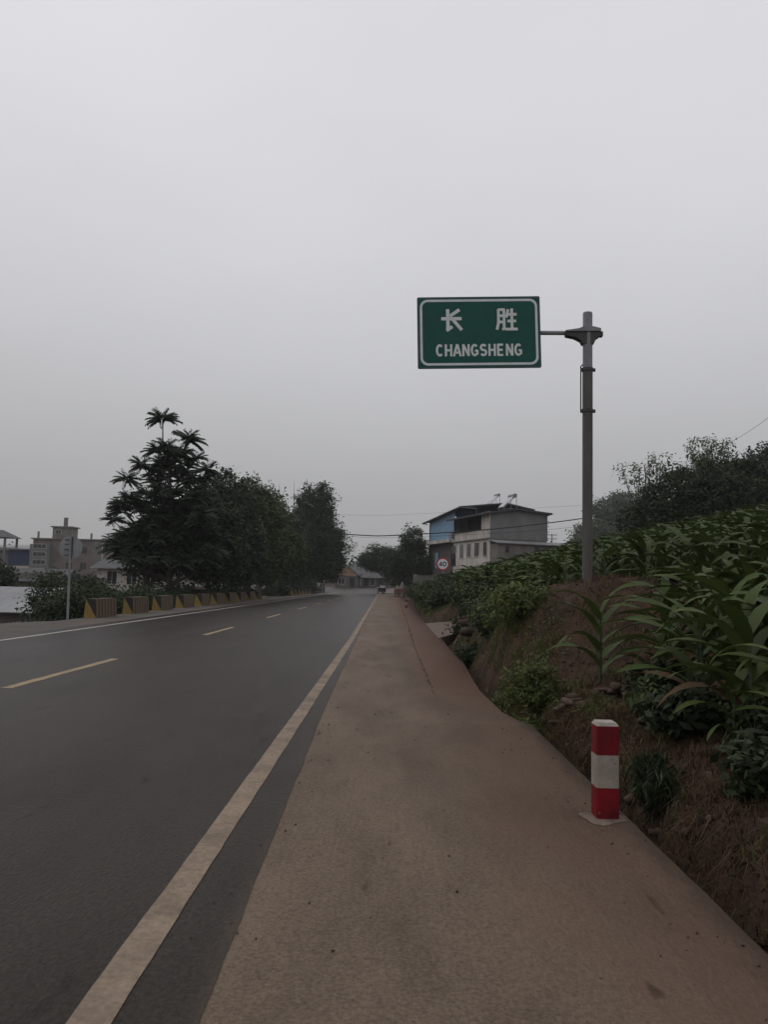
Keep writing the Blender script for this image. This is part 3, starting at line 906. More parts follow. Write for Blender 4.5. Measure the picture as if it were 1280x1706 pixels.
def solar(u, v, z, s, label_):
    e = empty('solar_water_heater')
    e.matrix_world = frame_mat(11.45, 90.0, -6.25, 20.0) @ Matrix.Translation((u, v, z)) @ Matrix.Diagonal((s, s, s, 1))
    tag(e, label_, 'solar heater', 'solar water heaters on the grey house roof')
    MB().tube([(-.75, .45, 1.62), (.75, .45, 1.62)], .26, 12).build('tank', 'sign_back', e, smooth=True)
    p = MB()
    for i in range(11):
        x = -.65 + .13 * i
        p.tube([(x, -1.05, .22), (x, .3, 1.55)], .04, 5)
    p.build('glass_tubes', 'windscreen', e)
    f = MB()
    for x in (-.72, .72):
        f.tube([(x, -1.1, .0), (x, .45, 1.5)], .035, 5).tube([(x, .62, -.2), (x, .62, 1.5)], .035, 5).tube([(x, -1.1, .05), (x, .62, .05)], .03, 5)
    f.build('stand', 'roof_pale', e)
solar(2.0, 3.3, 10.62, 1.0, 'larger solar water heater with slanted tubes at the front of the house roof')
solar(9.6, 5.0, 12.0, .75, 'smaller solar water heater behind, on the ridge of the house roof')

# grey boundary wall near the gutter
gw = MB().box((1.1, 0, 1.1), (2.2, .25, 2.6)).box((-.06, -.02, 1.2), (.4, .4, 2.75)).box((1.1, 0, 2.44), (2.3, .33, .08)).build('boundary_wall', 'old_concrete', loc=(2.75, 80, 0))
tag(gw, 'short grey concrete wall end half hidden by the bushes beyond the speed sign', 'wall')

# unfinished concrete block, far left
B1 = empty('apartment_block', (-61, 150, -2.5))
tag(B1, 'unfinished grey concrete building with a roof stair tower, left of the trees', 'building')
MB().box((-.2, 6, 5.5), (13.2, 11.5, 11.2)).build('wall', 'brick', B1)
MB().box((-.2, 6, 11.2), (13.9, 12.2, .22)).build('roof_slab', 'old_concrete', B1)
MB().box((-5.0, -.3, 6.6), (3.7, 1.2, 7.0)).build('stair_bay', 'render_grey', B1)
MB().box((5.6, .2, 6.6), (2.4, .5, 8.6)).build('end_bay', 'old_concrete', B1)
tw = MB().box((-1.9, 3, 12.4), (3.6, 3.2, 2.2)).box((-1.9, 3, 13.6), (4.3, 3.8, .22)).box((-1.9, 3, 14.6), (.6, .6, 1.8))
tw.build('stair_tower', 'old_concrete', B1)
window(B1, (-2.6, 1.4, 12.6), 1.0, .7, 'v0', framem='render_white', nsplit=2)
for z in (9.7, 8.2, 6.7, 5.1):
    window(B1, (-5.0, -.9, z), 2.4, .75, 'v0', framem='render_white', nsplit=3)
for z in (9.2, 6.2):
    for x in (0.3, 3.0):
        window(B1, (x, .25, z), 1.2, 1.2, 'v0', framem='old_concrete', nsplit=2)
for x, y, hh in ((-6.2, 1, 1.3), (3.6, 2, 1.2), (-5.8, 9, 1.1)):
    MB().box((x, y, 11.3 + hh / 2), (.3, .3, hh)).build('column_stub', 'old_concrete', B1)
MB().box((6.62, .05, 6.5), (.16, .5, 8.4)).build('corner_strip', 'render_white', B1)

# blue and pale shed building further left
B2 = empty('workshop_building', (-72.5, 152, -2.5))
tag(B2, 'low workshop with pale roof edge and blue panel at the far left', 'building')
MB().box((0, 5, 4.5), (13, 10, 9)).build('wall', 'render_grey', B2)
MB().box((1.5, -.2, 7.6), (4.0, .5, 3.0)).box((4.6, -.25, 7.7), (2.0, .5, 3.3)).build('blue_panel', 'blue_dark', B2)
rf = MB()
slab(rf, [(-6.8, -1.2, 9.2), (6.2, -1.2, 9.2), (6.2, 10.5, 10.4), (-6.8, 10.5, 10.4)], .2)
rf.build('roof', 'roof_pale', B2)
MB().box((2, -.4, 5.7), (8.5, .6, .5)).build('ledge', 'render_white', B2)
for x in (-2.5, 2.4):
    window(B2, (x, 0, 3.8), 1.4, 1.4, 'v0', framem='render_white')
PV = empty('roof_pavilion', (-75.0, 150.0, -2.5))
tag(PV, 'small tiled pavilion roof at the left picture edge above the workshop', 'building')
rf = MB()
rf.add([(-3.6, -2, 11.2), (3.4, -2, 11.2), (3.4, 4, 11.2), (-3.6, 4, 11.2), (-1.2, 1, 12.7), (1.0, 1, 12.7)], [(0, 1, 5, 4), (1, 2, 5), (2, 3, 4, 5), (3, 0, 4), (3, 2, 1, 0)])
rf.build('roof', 'roof_tile', PV)
p = MB()
for x in (-2.8, 2.6):
    for y in (-1.4, 3.4):
        p.box((x, y, 5.6), (.35, .35, 11.2))
p.build('column', 'old_concrete', PV)

# white house with dark roof, seen past the tall tree
B3 = empty('white_house', (-25.7, 80, -2.6))
tag(B3, 'low white house with dark tiled roof behind the tall feathery tree', 'house')
MB().box((0, 3, 2.5), (7.4, 6, 5.0)).build('wall', 'render_white', B3)
rf = MB()
rf.add([(-4.3, -.8, 5.0), (4.3, -.8, 5.0), (4.3, 6.8, 5.0), (-4.3, 6.8, 5.0), (-4.2, 3, 6.1), (4.2, 3, 6.1)], [(0, 1, 5, 4), (1, 2, 5), (2, 3, 4, 5), (3, 0, 4), (3, 2, 1, 0)])
rf.build('roof', 'roof_tile', B3)
for x in (-2.2, -.2, 1.7):
    window(B3, (x, 0, 4.1), .95, 1.25, 'v0', framem='render_white')

# low grey-roofed house and pale shed, left below the road
B4 = empty('farm_shed', (-38, 84, -2.6))
tag(B4, 'small farmhouse with grey tiled roof half hidden by trees below the concrete building', 'house')
MB().box((0, 2.5, 2.2), (6.6, 5, 4.4)).build('wall', 'old_concrete', B4)
rf = MB()
rf.add([(-3.8, -.9, 3.5), (3.8, -.9, 3.5), (3.8, 5.9, 3.5), (-3.8, 5.9, 3.5), (-3.7, 2.5, 4.9), (3.7, 2.5, 4.9)], [(0, 1, 5, 4), (1, 2, 5), (2, 3, 4, 5), (3, 0, 4), (3, 2, 1, 0)])
rf.build('roof', 'roof_tile', B4)
window(B4, (1.2, 0, 2.4), .9, 1.1, 'v0', framem='render_white')
B5 = empty('pale_roofed_shed', (-20.6, 38, -2.2))
tag(B5, 'shed below road level with a wide sloping pale sheet roof at the left edge', 'shed')
MB().box((0, 2.9, .95), (7.2, 4.6, 1.9)).build('wall', 'old_concrete', B5)
rf = MB()
N = 8
for i in range(N):                                           # sheets side by side, each lapped over the last
    a, b_ = -3.9 + 7.8 * i / N, -3.9 + 7.8 * (i + 1) / N
    slab(rf, [(a, 0.0, 1.86), (b_ - .004, 0.0, 1.865), (b_ - .004, 5.6, 3.005), (a, 5.6, 3.0)], .04)
rf.build('roof', 'roof_pale', B5)

# houses closing the road
E1 = empty('orange_house', (-9.3, 178, float(zr(178)) - .1))
tag(E1, 'house with orange gable wall and blue grey roof at the end of the road', 'house')
MB().box((0, 3, 1.3), (5.2, 6, 2.7)).build('lower_wall', 'brown_wall', E1)
g = MB()
g.prism([(-2.5, 2.65), (2.5, 2.65), (.2, 4.6), (-1.2, 4.3)], .0, 5.8)
g.build('gable', 'orange', E1)
rf = MB()
slab(rf, [(-.1, -.6, 5.2), (3.6, -.6, 2.2), (3.6, 6.4, 2.2), (-.1, 6.4, 5.2)], .16)
slab(rf, [(-.11, -.6, 5.2), (-.11, 6.4, 5.2), (-3.3, 6.4, 3.0), (-3.3, -.6, 3.0)], .16)
rf.build('roof', 'roof_blue', E1)
window(E1, (-1.2, 0, 1.4), 1.4, 1.3, 'v0', framem='render_white')
window(E1, (1.2, 0, 1.2), 1.0, 2.0, 'v0', framem='steel_dark', name='door')
E2 = empty('blue_roof_house', (-7.2, 196, float(zr(196)) - .1))
tag(E2, 'house behind with a tall grey pitched roof above the orange house', 'house')
MB().box((0, 4, 1.6), (8, 8, 3.4)).build('wall', 'old_concrete', E2)
rf = MB()
slab(rf, [(-5.0, -1, 2.9), (5.0, -1, 2.9), (4.8, 4, 5.7), (-1.2, 4, 5.7)], .18)
slab(rf, [(-5.0, 9, 2.9), (-1.2, 4.01, 5.7), (4.8, 4.01, 5.7), (5.0, 9, 2.9)], .18)
rf.build('roof', 'roof_tile', E2)
E3 = empty('hip_roof_house', (-3.0, 181, float(zr(181)) - .1))
tag(E3, 'low house with grey hipped tile roof right of the orange gable at the road end', 'house')
MB().box((0, 3.2, 1.3), (6.0, 6, 2.7)).build('wall', 'brown_wall', E3)
rf = MB()
rf.add([(-3.8, -.9, 2.2), (3.8, -.9, 2.2), (3.8, 7.2, 2.2), (-3.8, 7.2, 2.2), (-.9, 3.1, 4.5), (1.1, 3.1, 4.5)], [(0, 1, 5, 4), (1, 2, 5), (2, 3, 4, 5), (3, 0, 4), (3, 2, 1, 0)])
rf.build('roof', 'roof_tile', E3)
window(E3, (-.6, .2, 1.3), .9, 1.5, 'v0', framem='render_white', nsplit=1)
window(E3, (1.2, .2, 1.1), .9, 1.9, 'v0', framem='steel_dark', name='door')
window(E3, (-2.1, .2, 1.2), .9, 1.7, 'v0', framem='steel_dark')

# ------------------------------------------------------------------ vehicles, small and far
def wheel(parent, x, y, r, wd=.12):
    t = MB().tube([(x - wd / 2, y, r), (x + wd / 2, y, r)], r, 16).build('wheel', 'rubber', parent)
    MB().tube([(x - wd / 2 - .004, y, r), (x + wd / 2 + .004, y, r)], r * .55, 12).build('rim', 'sign_back', t)
TR = empty('motor_tricycle', (-0.95, 131, float(zr(131))), math.radians(8))
tag(TR, 'dark motor tricycle with a glint painted on its windscreen coming up the right shoulder far ahead', 'tricycle')
b = MB()
b.prism([(-.62, .35), (.62, .35), (.62, 1.0), (.45, 1.15), (-.45, 1.15), (-.62, 1.0)], .2, 1.9)
b.prism([(-.2, .3), (.2, .3), (.24, .95), (-.24, .95)], -.35, .2)
b.build('body', 'car_paint', TR)
MB().prism([(-.5, 1.5), (.5, 1.5), (.55, 1.58), (-.55, 1.58)], -.2, 1.0).box((-.48, .9, 1.3), (.05, .05, .6)).box((.48, .9, 1.3), (.05, .05, .6)).build('canopy', 'car_paint', TR)
MB().add([(-.42, -.12, .98), (.42, -.12, .98), (.44, .05, 1.48), (-.44, .05, 1.48), (-.42, -.08, .98), (.42, -.08, .98), (.44, .09, 1.48), (-.44, .09, 1.48)],
         [(0, 1, 2, 3), (7, 6, 5, 4), (0, 4, 5, 1), (1, 5, 6, 2), (2, 6, 7, 3), (3, 7, 4, 0)]).build('windscreen', 'windscreen', TR)
MB().tube([(-.38, -.1, 1.08), (.38, -.1, 1.08)], .025, 6).build('handlebar', 'steel_dark', TR)
wheel(TR, 0, -.35, .27); wheel(TR, -.52, 1.5, .27); wheel(TR, .52, 1.5, .27)

CT = empty('cargo_tricycle', (1.5, 98, 0.0), math.radians(4))
tag(CT, 'parked red cargo tricycle loaded with pale sacks beside the boundary wall', 'tricycle')
b = MB()
for x in (-.62, .62):
    b.box((x, .85, .78), (.05, 1.7, .45))
b.box((0, 0, .78), (1.3, .05, .45)).box((0, 1.7, .78), (1.3, .05, .45)).box((0, .85, .53), (1.3, 1.75, .05))
b.build('cargo_box', 'truck_red', CT)
MB().box((0, 1.3, .42), (.5, 2.6, .1)).tube([(0, 2.3, .5), (0, 2.75, 1.05)], .04, 6).tube([(-.36, 2.7, 1.08), (.36, 2.7, 1.08)], .025, 6).build('frame', 'steel_dark', CT)
MB().prism([(-.18, .62), (.18, .62), (.16, .8), (-.16, .8)], 1.9, 2.4).build('saddle', 'rubber', CT)
wheel(CT, -.55, .6, .28); wheel(CT, .55, .6, .28); wheel(CT, 0, 2.75, .28)
for i, (x, y, z, sx, sz, lb) in enumerate(((-.3, .6, .56, .42, .9, 'pale sack standing at the left of the cargo tricycle load'),
                                         (.25, .5, .56, .38, 1.35, 'tallest pale sack in the cargo tricycle'),
                                         (.1, 1.15, .56, .5, .8, 'pale sack lying at the back of the cargo tricycle load'))):
    s = MB()
    N, K = 10, 6
    vs, fs = [], []
    for j in range(K + 1):
        t = j / K
        r = sx * .5 * (0.75 + .5 * math.sin(math.pi * min(1, t * .9 + .12))) * (1 - .75 * max(0, t - .7) / .3)
        for q in range(N):
            a = 2 * math.pi * q / N
            vs.append((r * math.cos(a) * (1 + .1 * math.sin(3 * a + i)), r * .8 * math.sin(a), sz * t))
    for j in range(K):
        for q in range(N):
            fs.append((j * N + q, j * N + (q + 1) % N, (j + 1) * N + (q + 1) % N, (j + 1) * N + q))
    fs += [tuple(range(N))[::-1], tuple(range(K * N, K * N + N))]
    s.add(vs, fs)
    o = s.build('sack', 'sack', smooth=True)
    o.matrix_world = Matrix.Translation((1.5, 98, 0)) @ Matrix.Rotation(math.radians(4), 4, 'Z') @ Matrix.Translation((x, y, z))
    tag(o, lb, 'sack', 'sacks on the cargo tricycle')

CR = empty('parked_car', (-11.6, 128, 0.0), math.radians(-4))
tag(CR, 'dark car parked at the left roadside beyond the far barrier row', 'car')
b = MB()
prof = [(-.05, .35), (0, .72), (.9, .86), (1.55, 1.40), (3.0, 1.44), (3.75, .98), (4.2, .92), (4.28, .4), (4.1, .25), (.1, .25)]
b.prism(prof, -.82, .82, axis='x')
b.build('body', 'car_paint', CR)
for x in (-.824, .824):
    MB().prism([(1.2, .95), (1.65, 1.33), (2.9, 1.36), (3.4, .98)], x - .003, x + .003, axis='x').build('side_window', 'glass', CR)
MB().add([(-.7, .93, .90), (.7, .93, .90), (.62, 1.5, 1.385), (-.62, 1.5, 1.385), (-.7, .92, .94), (.7, .92, .94), (.62, 1.47, 1.41), (-.62, 1.47, 1.41)],
         [(0, 1, 2, 3), (7, 6, 5, 4), (0, 4, 5, 1), (1, 5, 6, 2), (2, 6, 7, 3), (3, 7, 4, 0)]).build('windscreen', 'glass', CR)
for x in (-.78, .78):
    for y in (.8, 3.4):
        wheel(CR, x, y, .31, .2)
for x in (-.58, .58):
    MB().box((x, -.035, .62), (.32, .05, .13)).build('headlight', 'windscreen', CR)

# ------------------------------------------------------------------ utility poles and wires
def utility_pole(x, y, z0, ztop, label, arms=1):
    e = empty('utility_pole', (x, y, z0))
    tag(e, label, 'utility pole')
    MB().tube([(0, 0, -.5), (0, 0, ztop - z0)], [.17, .10], 10).build('shaft', 'old_concrete', e, smooth=True)
    for a in range(arms):
        z = ztop - z0 - .25 - a * .8
        c = MB().box((0, -.1, z), (1.9, .09, .1)).build('crossarm', 'steel_dark', e)
        for xx in (-.85, -.4, .4, .85):
            MB().tube([(xx, -.1, z + .05), (xx, -.1, z + .28)], [.05, .07], 8).build('insulator', 'sign_back', c)
utility_pole(25.65, 84.0, gz(25.65, 84), 10.3, 'concrete utility pole at the tree edge right of the sign post', 1)
utility_pole(26.35, 70.0, gz(26.35, 70), 12.55, 'utility pole whose crossarm shows above the big dark tree', 1)
utility_pole(32.9, 160.0, gz(32.9, 160), 12.6, 'far utility pole with a T crossarm right of the grey house', 2)
utility_pole(-24.0, 84.0, gz(-24, 84), 8.6, 'utility pole hidden in the trees left of the road', 1)
def curve_pts(P_, n=8):
    P_ = [Vector(p) for p in P_]
    out = []
    for i in range(len(P_) - 1):
        a, b = P_[max(i - 1, 0)], P_[i]
        c, d = P_[i + 1], P_[min(i + 2, len(P_) - 1)]
        for j in range(n):
            t = j / n
            out.append(0.5 * ((2 * b) + (c - a) * t + (2 * a - 5 * b + 4 * c - d) * t * t + (3 * b - a - 3 * c + d) * t ** 3))
    out.append(P_[-1])
    return out
def wire(P_, r, label):
    o = MB().tube(curve_pts(P_), r, 5).build('overhead_cable', 'wire')
    tag(o, label, 'cable')
    return o
wire([(-24, 84, 8.4), (-14, 84, 7.2), (-3.5, 84, 6.65), (.83, 84, 6.72), (10.8, 84, 7.6), (19.9, 84, 8.88), (25.65, 84, 10.05)], .055, 'thick black cable crossing the road and passing the grey house')
wire([(-24, 84.1, 8.2), (-14, 84.1, 7.0), (-3.5, 84.1, 6.45), (.83, 84.1, 6.5), (10.8, 84.1, 7.15), (19.9, 84.1, 8.1), (25.65, 84.1, 9.5)], .014, 'thinner cable hanging just below the thick one across the road')
wire([(-30, 118, 12.2), (-6, 116, 11.6), (4, 115, 11.9), (30, 112, 13.6), (70, 108, 16.5)], .012, 'faint thin wire high above the far trees and the house roof')
wire([(26.0, 70, 12.8), (24.5, 58, 12.2), (22.5, 45, 12.2), (18, 20, 13.5)], .012, 'upper of two thin wires running to the right picture edge')
wire([(26.8, 70, 12.8), (25.6, 58, 11.6), (24, 45, 11.2), (20, 20, 12.2)], .012, 'lower of two thin wires running to the right picture edge')

# ------------------------------------------------------------------ foliage
def unit(v):
    return v / np.maximum(1e-9, np.linalg.norm(v, axis=-1, keepdims=True))
def leaf_quads(C, size, out=None, up=0.35, asp=0.55, droop=0.0, rng=RNG):
    """rhombic leaves folded along nothing: centre C (n,3) -> V (4n,3), F (n,4)"""
    n = len(C)
    nrm = rng.normal(size=(n, 3))
    if out is not None:
        nrm = nrm + out * 0.9
    nrm[:, 2] += up * 2
    nrm = unit(nrm)
    d = unit(np.cross(nrm, rng.normal(size=(n, 3))))
    d[:, 2] -= droop
    d = unit(d)
    s = unit(np.cross(nrm, d))
    L = size * (0.65 + 0.7 * rng.random(n))[:, None]
    W = L * asp * 0.5
    a = C - d * L * .5
    b = C + s * W + d * L * .05
    c = C + d * L * .5
    e = C - s * W + d * L * .05
    V = np.stack([a, b, c, e], 1).reshape(-1, 3)
    F = np.arange(4 * n).reshape(n, 4)
    return V, F
def crown_np(lobes, nclump, per, rc, leaf, asp=.55, up=.35, shell=(.5, 1.0), flat=.75, droop=0.0):
    """lobes: (x,y,z,rx,ry,rz). clumps of leaves spread through the outer part of each lobe"""
    lobes = np.array(lobes, float)
    wgt = (lobes[:, 3] * lobes[:, 4] * lobes[:, 5]) ** (2 / 3)
    idx = RNG.choice(len(lobes), size=nclump, p=wgt / wgt.sum())
    dirs = unit(RNG.normal(size=(nclump, 3)))
    rad = shell[0] + (shell[1] - shell[0]) * RNG.random(nclump) ** .6
    rad = rad * (0.9 + .3 * RNG.random(nclump))
    cen = lobes[idx, :3] + dirs * rad[:, None] * lobes[idx, 3:]
    k = RNG.poisson(per, nclump) + 3
    ci = np.repeat(np.arange(nclump), k)
    sz = rc * (0.6 + .8 * RNG.random(nclump))
    P_ = cen[ci] + RNG.normal(size=(len(ci), 3)) * sz[ci][:, None] * np.array([.55, .55, .55 * flat])
    return leaf_quads(P_, leaf, out=dirs[ci], up=up, asp=asp, droop=droop), cen
def trunk_mb(base, top, r0, targets, nlimb=10, bend=.4):
    mb = MB()
    b, t = Vector(base), Vector(top)
    pts = [b.lerp(t, i / 6) + Vector((random.uniform(-1, 1), random.uniform(-1, 1), 0)) * bend * .25 * (i > 0) for i in range(7)]
    mb.tube(pts, [r0 * (1 - .82 * i / 6) for i in range(7)], 9)
    idx = np.linspace(0, len(targets) - 1, min(nlimb, len(targets))).astype(int) if len(targets) else []
    for i in idx:
        q = Vector(targets[i])
        f = random.uniform(.3, .85)
        s = pts[int(f * 6)]
        if q.z < s.z:
            s = pts[max(1, int(f * 3))]
        m = s.lerp(q, .5) + Vector((random.uniform(-.3, .3), random.uniform(-.3, .3), -.08 * (q - s).length))
        mb.tube([s, m, q], [r0 * .34, r0 * .2, r0 * .06], 6)
    return mb
def tree(name, x, y, label, lobes, nclump, per, rc, leaf, m, group=None, r0=.22, cat='tree', zb=None, top=None, limbs=12, **kw):
    zb = gz(x, y) if zb is None else zb
    e = empty(name, (x, y, zb))
    tag(e, label, cat, group)
    L = [(a - x, b - y, c - zb, d, f, g) for a, b, c, d, f, g in lobes]
    (V, F), cen = crown_np(L, nclump, per, rc, leaf, **kw)
    tz = max(c + g * .5 for a, b, c, d, f, g in L) if top is None else top - zb
    tx = np.mean([q[0] for q in L]); ty = np.mean([q[1] for q in L])
    trunk_mb((0, 0, -.3), (tx * .7, ty * .7, tz), r0, cen[RNG.permutation(len(cen))[:60]], limbs).build('trunk', 'bark', e, smooth=True)
    link('crown', mesh_np('crown', V, F, m), e)
    return e

# tall tree with whorls of drooping feathered leaves
def px48(px, py, Y=48.0):
    return ((px - 647) * Y / 1320, 1.35 + (967 - py) * Y / 1320)
def rosette(c, R_, nf, rng):
    """a whorl of pinnate fronds, each a drooping rachis with overlapping pairs of narrow leaflets"""
    V, F = [], []
    for i in range(nf):
        az = 2 * math.pi * (i + rng.random() * .8) / nf
        el0 = rng.uniform(-.2, 1.25)
        L = R_ * rng.uniform(.85, 1.1) * (1 - .30 * max(0, el0))
        npair = 11
        p = np.array(c, float)
        h = np.array([math.cos(az), math.sin(az), 0])
        side = np.array([-h[1], h[0], 0])
        for j in range(npair + 1):
            t = j / npair
            el = el0 - .55 * t
            d = h * math.cos(el) + np.array([0, 0, 1]) * math.sin(el)
            p = p + d * L / npair
            if j < 1:
                continue
            ll = L * .32 * (1 - .4 * t) * rng.uniform(.85, 1.1)
            for sg_ in ((-1, 1) if j < npair else (0,)):
                q = side * sg_ * .8 + d * .5 + np.array([0, 0, -.62])
                q = q / np.linalg.norm(q)
                wv = np.cross(q, np.array([0, 0, 1.0]) + .3 * side * sg_); wv /= np.linalg.norm(wv)
                k_ = len(V)
                V += [p, p + q * ll * .4 + wv * ll * .30, p + q * ll, p + q * ll * .4 - wv * ll * .30]
                F.append((k_, k_ + 1, k_ + 2, k_ + 3))
    return V, F
rg = np.random.default_rng(3)
T1x, T1y = -13.6, 48.0
zb = gz(T1x, T1y)
T1 = empty('feathery_tree', (T1x, T1y, zb))
tag(T1, 'tallest tree on the left with whorls of drooping feathered leaves against the sky', 'tree')
heads = []
for px, py, r in [(258, 694, 1.15), (304, 728, 1.15), (285, 752, 1.1), (224, 772, .95), (209, 800, .95), (340, 778, .9), (262, 770, 1.0), (300, 775, 1.0), (248, 800, .95), (200, 845, .8), (190, 838, .55),
                  (228, 838, 1.0), (262, 815, 1.0), (190, 905, 1.05), (182, 915, .8), (214, 880, 1.0), (318, 800, 1.0), (330, 830, 1.1), (310, 860, 1.0), (290, 890, 1.1), (245, 880, 1.1), (215, 920, 1.0),
                  (250, 925, 1.1), (285, 930, 1.1), (320, 900, 1.1), (340, 880, 1.0), (230, 850, .9), (275, 850, 1.0), (345, 930, 1.1), (195, 852, .9), (184, 868, .8), (215, 832, .9), (236, 822, 1.0), (330, 792, .9), (322, 762, .8), (345, 842, 1.0), (258, 858, 1.0), (292, 842, 1.0), (272, 830, 1.0), (235, 905, 1.0), (270, 905, 1.0), (305, 935, 1.1), (200, 930, .9)]:
    X, Z = px48(px, py)
    heads.append((X - T1x, rg.uniform(-.7, .7) * (1.2 if py > 760 else .4), Z - zb, r))
for i in range(44):
    X, Z = px48(rg.uniform(195, 350), 0)
    py = rg.uniform(745, 945)
    wd = np.interp(py, [745, 800, 850, 900, 945], [30, 55, 75, 92, 85])
    X, Z = px48(275 + rg.uniform(-1, 1) * wd, py)
    heads.append((X - T1x, rg.uniform(-2.2, 2.2), Z - zb, rg.uniform(.8, 1.1)))
VV, FF = [], []
for x, y, z, r in heads:
    for q in range(1):
        g_ = rg.normal(size=3) * np.array([.30, .30, .20]) * r * (q > 0)
        v_, f_ = rosette((x + g_[0], y + g_[1], z + g_[2]), r * 1.0, 32, rg)
        k_ = len(VV)
        VV += v_
        FF += [tuple(i + k_ for i in q_) for q_ in f_]
link('crown', mesh_np('crown', np.array(VV), np.array(FF), 'leaf_toona'), T1)
tb = MB()
X0_, Z0_ = px48(283, 985); X1_, Z1_ = px48(280, 850); X2_, Z2_ = px48(272, 770); X3_, Z3_ = px48(260, 735); X4_, Z4_ = px48(258, 696)
main = [(X0_ - T1x, 0, -.3), (X0_ - T1x, 0, Z0_ - zb + .5), (X1_ - T1x, .1, Z1_ - zb), (X2_ - T1x, 0, Z2_ - zb), (X3_ - T1x, 0, Z3_ - zb), (X4_ - T1x, 0, Z4_ - zb)]
tb.tube(main, [.21, .18, .12, .07, .045, .03], 9)
for x, y, z, r in heads[1:55]:
    fz = z - rg.uniform(1.0, 2.4)
    zs_ = [p[2] for p in main]
    fz = max(1.5, min(fz, zs_[-2]))
    sx = np.interp(fz, zs_, [p[0] for p in main])
    tb.tube([(sx, 0, fz), ((sx + x) / 2 + .1 * (x - sx), y * .5, fz + (z - fz) * .35), (x, y, z - .03)], [.06, .045, .025], 5)
tb.build('trunk', 'bark', T1, smooth=True)

GL = 'dark trees in the wood left of the road'
tree('broadleaf_tree', -15.2, 46.5, 'dark leafy understorey tree crowding the tall feathery tree from behind', [(-13.0, 50, 3.6, 2.6, 2, 2.3), (-11.2, 51, 3.6, 1.9, 2, 2.6), (-15, 50, 3.2, 1.6, 1.8, 1.8)], 495, 40, .55, 0.246, 'leaf_dark', GL, zb=gz(-15.2, 46.5), r0=.14)
tree('broadleaf_tree', -13.2, 58, 'round dark tree just right of the tall feathery tree', [(-12.6, 58, 6.2, 2.6, 2.6, 3.2), (-13.8, 57, 5, 2.2, 2.2, 3), (-11.3, 58, 4.0, 2.2, 2.2, 3)], 720, 40, .6, 0.269, 'leaf_dark', GL, top=9.2)
tree('broadleaf_tree', -12.6, 66, 'dark tree with a paler upper edge in the middle of the left wood', [(-11.8, 66, 6.8, 2.4, 2.5, 3.2), (-11.0, 66, 4.2, 2.4, 2.5, 3.0), (-13.2, 66, 5, 2, 2, 3)], 720, 40, .6, 0.269, 'leaf_mid', GL, top=9.8)
tree('broadleaf_tree', -12.6, 78, 'light green topped tree between the dark ones of the left wood', [(-12.4, 78, 7.2, 2.5, 2.5, 3.0), (-11.4, 78, 4.6, 2.6, 2.5, 2.8)], 645, 37, .62, 0.280, 'leaf_mid', GL, top=10)
tree('broadleaf_tree', -12.8, 92, 'lower dark tree behind the concrete gate post', [(-12.9, 92, 6.0, 2.8, 2.5, 3.6), (-11.4, 92, 4.2, 2.2, 2.2, 2.8)], 630, 37, .65, 0.291, 'leaf_dark', GL, top=9)
tree('broadleaf_tree', -11.8, 112, 'tall dark tree with a rounded top at the right end of the left wood', [(-10.6, 112, 12.0, 2.7, 2.6, 3.4), (-11.8, 111, 8.0, 3.2, 3, 4), (-9.4, 112, 7.2, 3.2, 3, 3.6), (-12.4, 112, 4.6, 2.4, 2.4, 3), (-8.9, 112, 4.4, 2.4, 2.4, 2.4)], 1140, 40, .72, 0.336, 'leaf_dark', GL, top=14, r0=.3)
tree('pale_sparse_tree', -11.2, 126, 'thin pale tree leaning out over the road beyond the left wood', [(-7.4, 126, 7.0, 2.1, 1.8, 2.2), (-7.0, 126, 4.8, 1.3, 1.4, 1.4)], 60, 14, .6, .26, 'leaf_pale', None, r0=.15, top=7.5)
# bare dead sticks in the wood
for px, y0_, y1_, lb in ((460, 806, 850, 'bare thin dead stem sticking up from the left wood'), (485, 800, 860, 'bare forked twig above the gap in the left wood')):
    X, Y = (px - 647) * 86 / 1320, 86.0
    za, zb_ = 1.35 + (972 - y1_) * 86 / 1320, 1.35 + (972 - y0_) * 86 / 1320
    g0 = gz(X, Y)
    m = MB().tube([(0, 0, -.1), (.05, 0, za - g0), (.0, 0, zb_ - g0)], [.06, .035, .015], 5)
    m.tube([(.05, 0, za - g0 - .5), (.55, 0, zb_ - g0 - .6)], [.03, .012], 5)
    o = m.build('dead_stem', 'bark', loc=(X, Y, g0))
    tag(o, lb, 'tree')

tree('broadleaf_tree', 3.2, 138, 'round dark tree overhanging the end of the road', [(-1.4, 139, 6.0, 2.9, 2.6, 2.3), (1.2, 139, 5.2, 2.4, 2.4, 2.6), (-3.5, 139, 5.5, 1.6, 1.8, 1.4), (1.8, 139, 3.2, 2.0, 2, 2.0)], 630, 35, .65, 0.336, 'leaf_dark', None, r0=.25, top=7)
tree('broadleaf_tree', 4.6, 110, 'dark tree in front of the left end of the grey house', [(3.3, 110, 7.4, 1.7, 1.7, 2.2), (3.6, 110, 4.8, 2.6, 2.4, 2.5), (1.6, 110, 4.2, 1.7, 1.8, 1.9), (4.2, 110, 2.4, 2.2, 2, 1.8)], 540, 35, .6, 0.314, 'leaf_dark', None, r0=.2, top=8.8)
GR = 'trees on the slope right of the sign'
tree('broadleaf_tree', 18.6, 50, 'big dense dark tree filling the slope right of the sign post', [(18.8, 50, 6.9, 2.8, 2.6, 2.4), (16.8, 50, 5.4, 2.1, 2.2, 1.9), (21.2, 50, 6.6, 2.8, 2.6, 2.8), (19.4, 50, 5.0, 3.4, 2.8, 2.0)], 1200, 43, .5, 0.224, 'leaf_dark', GR, r0=.25, top=8.5)
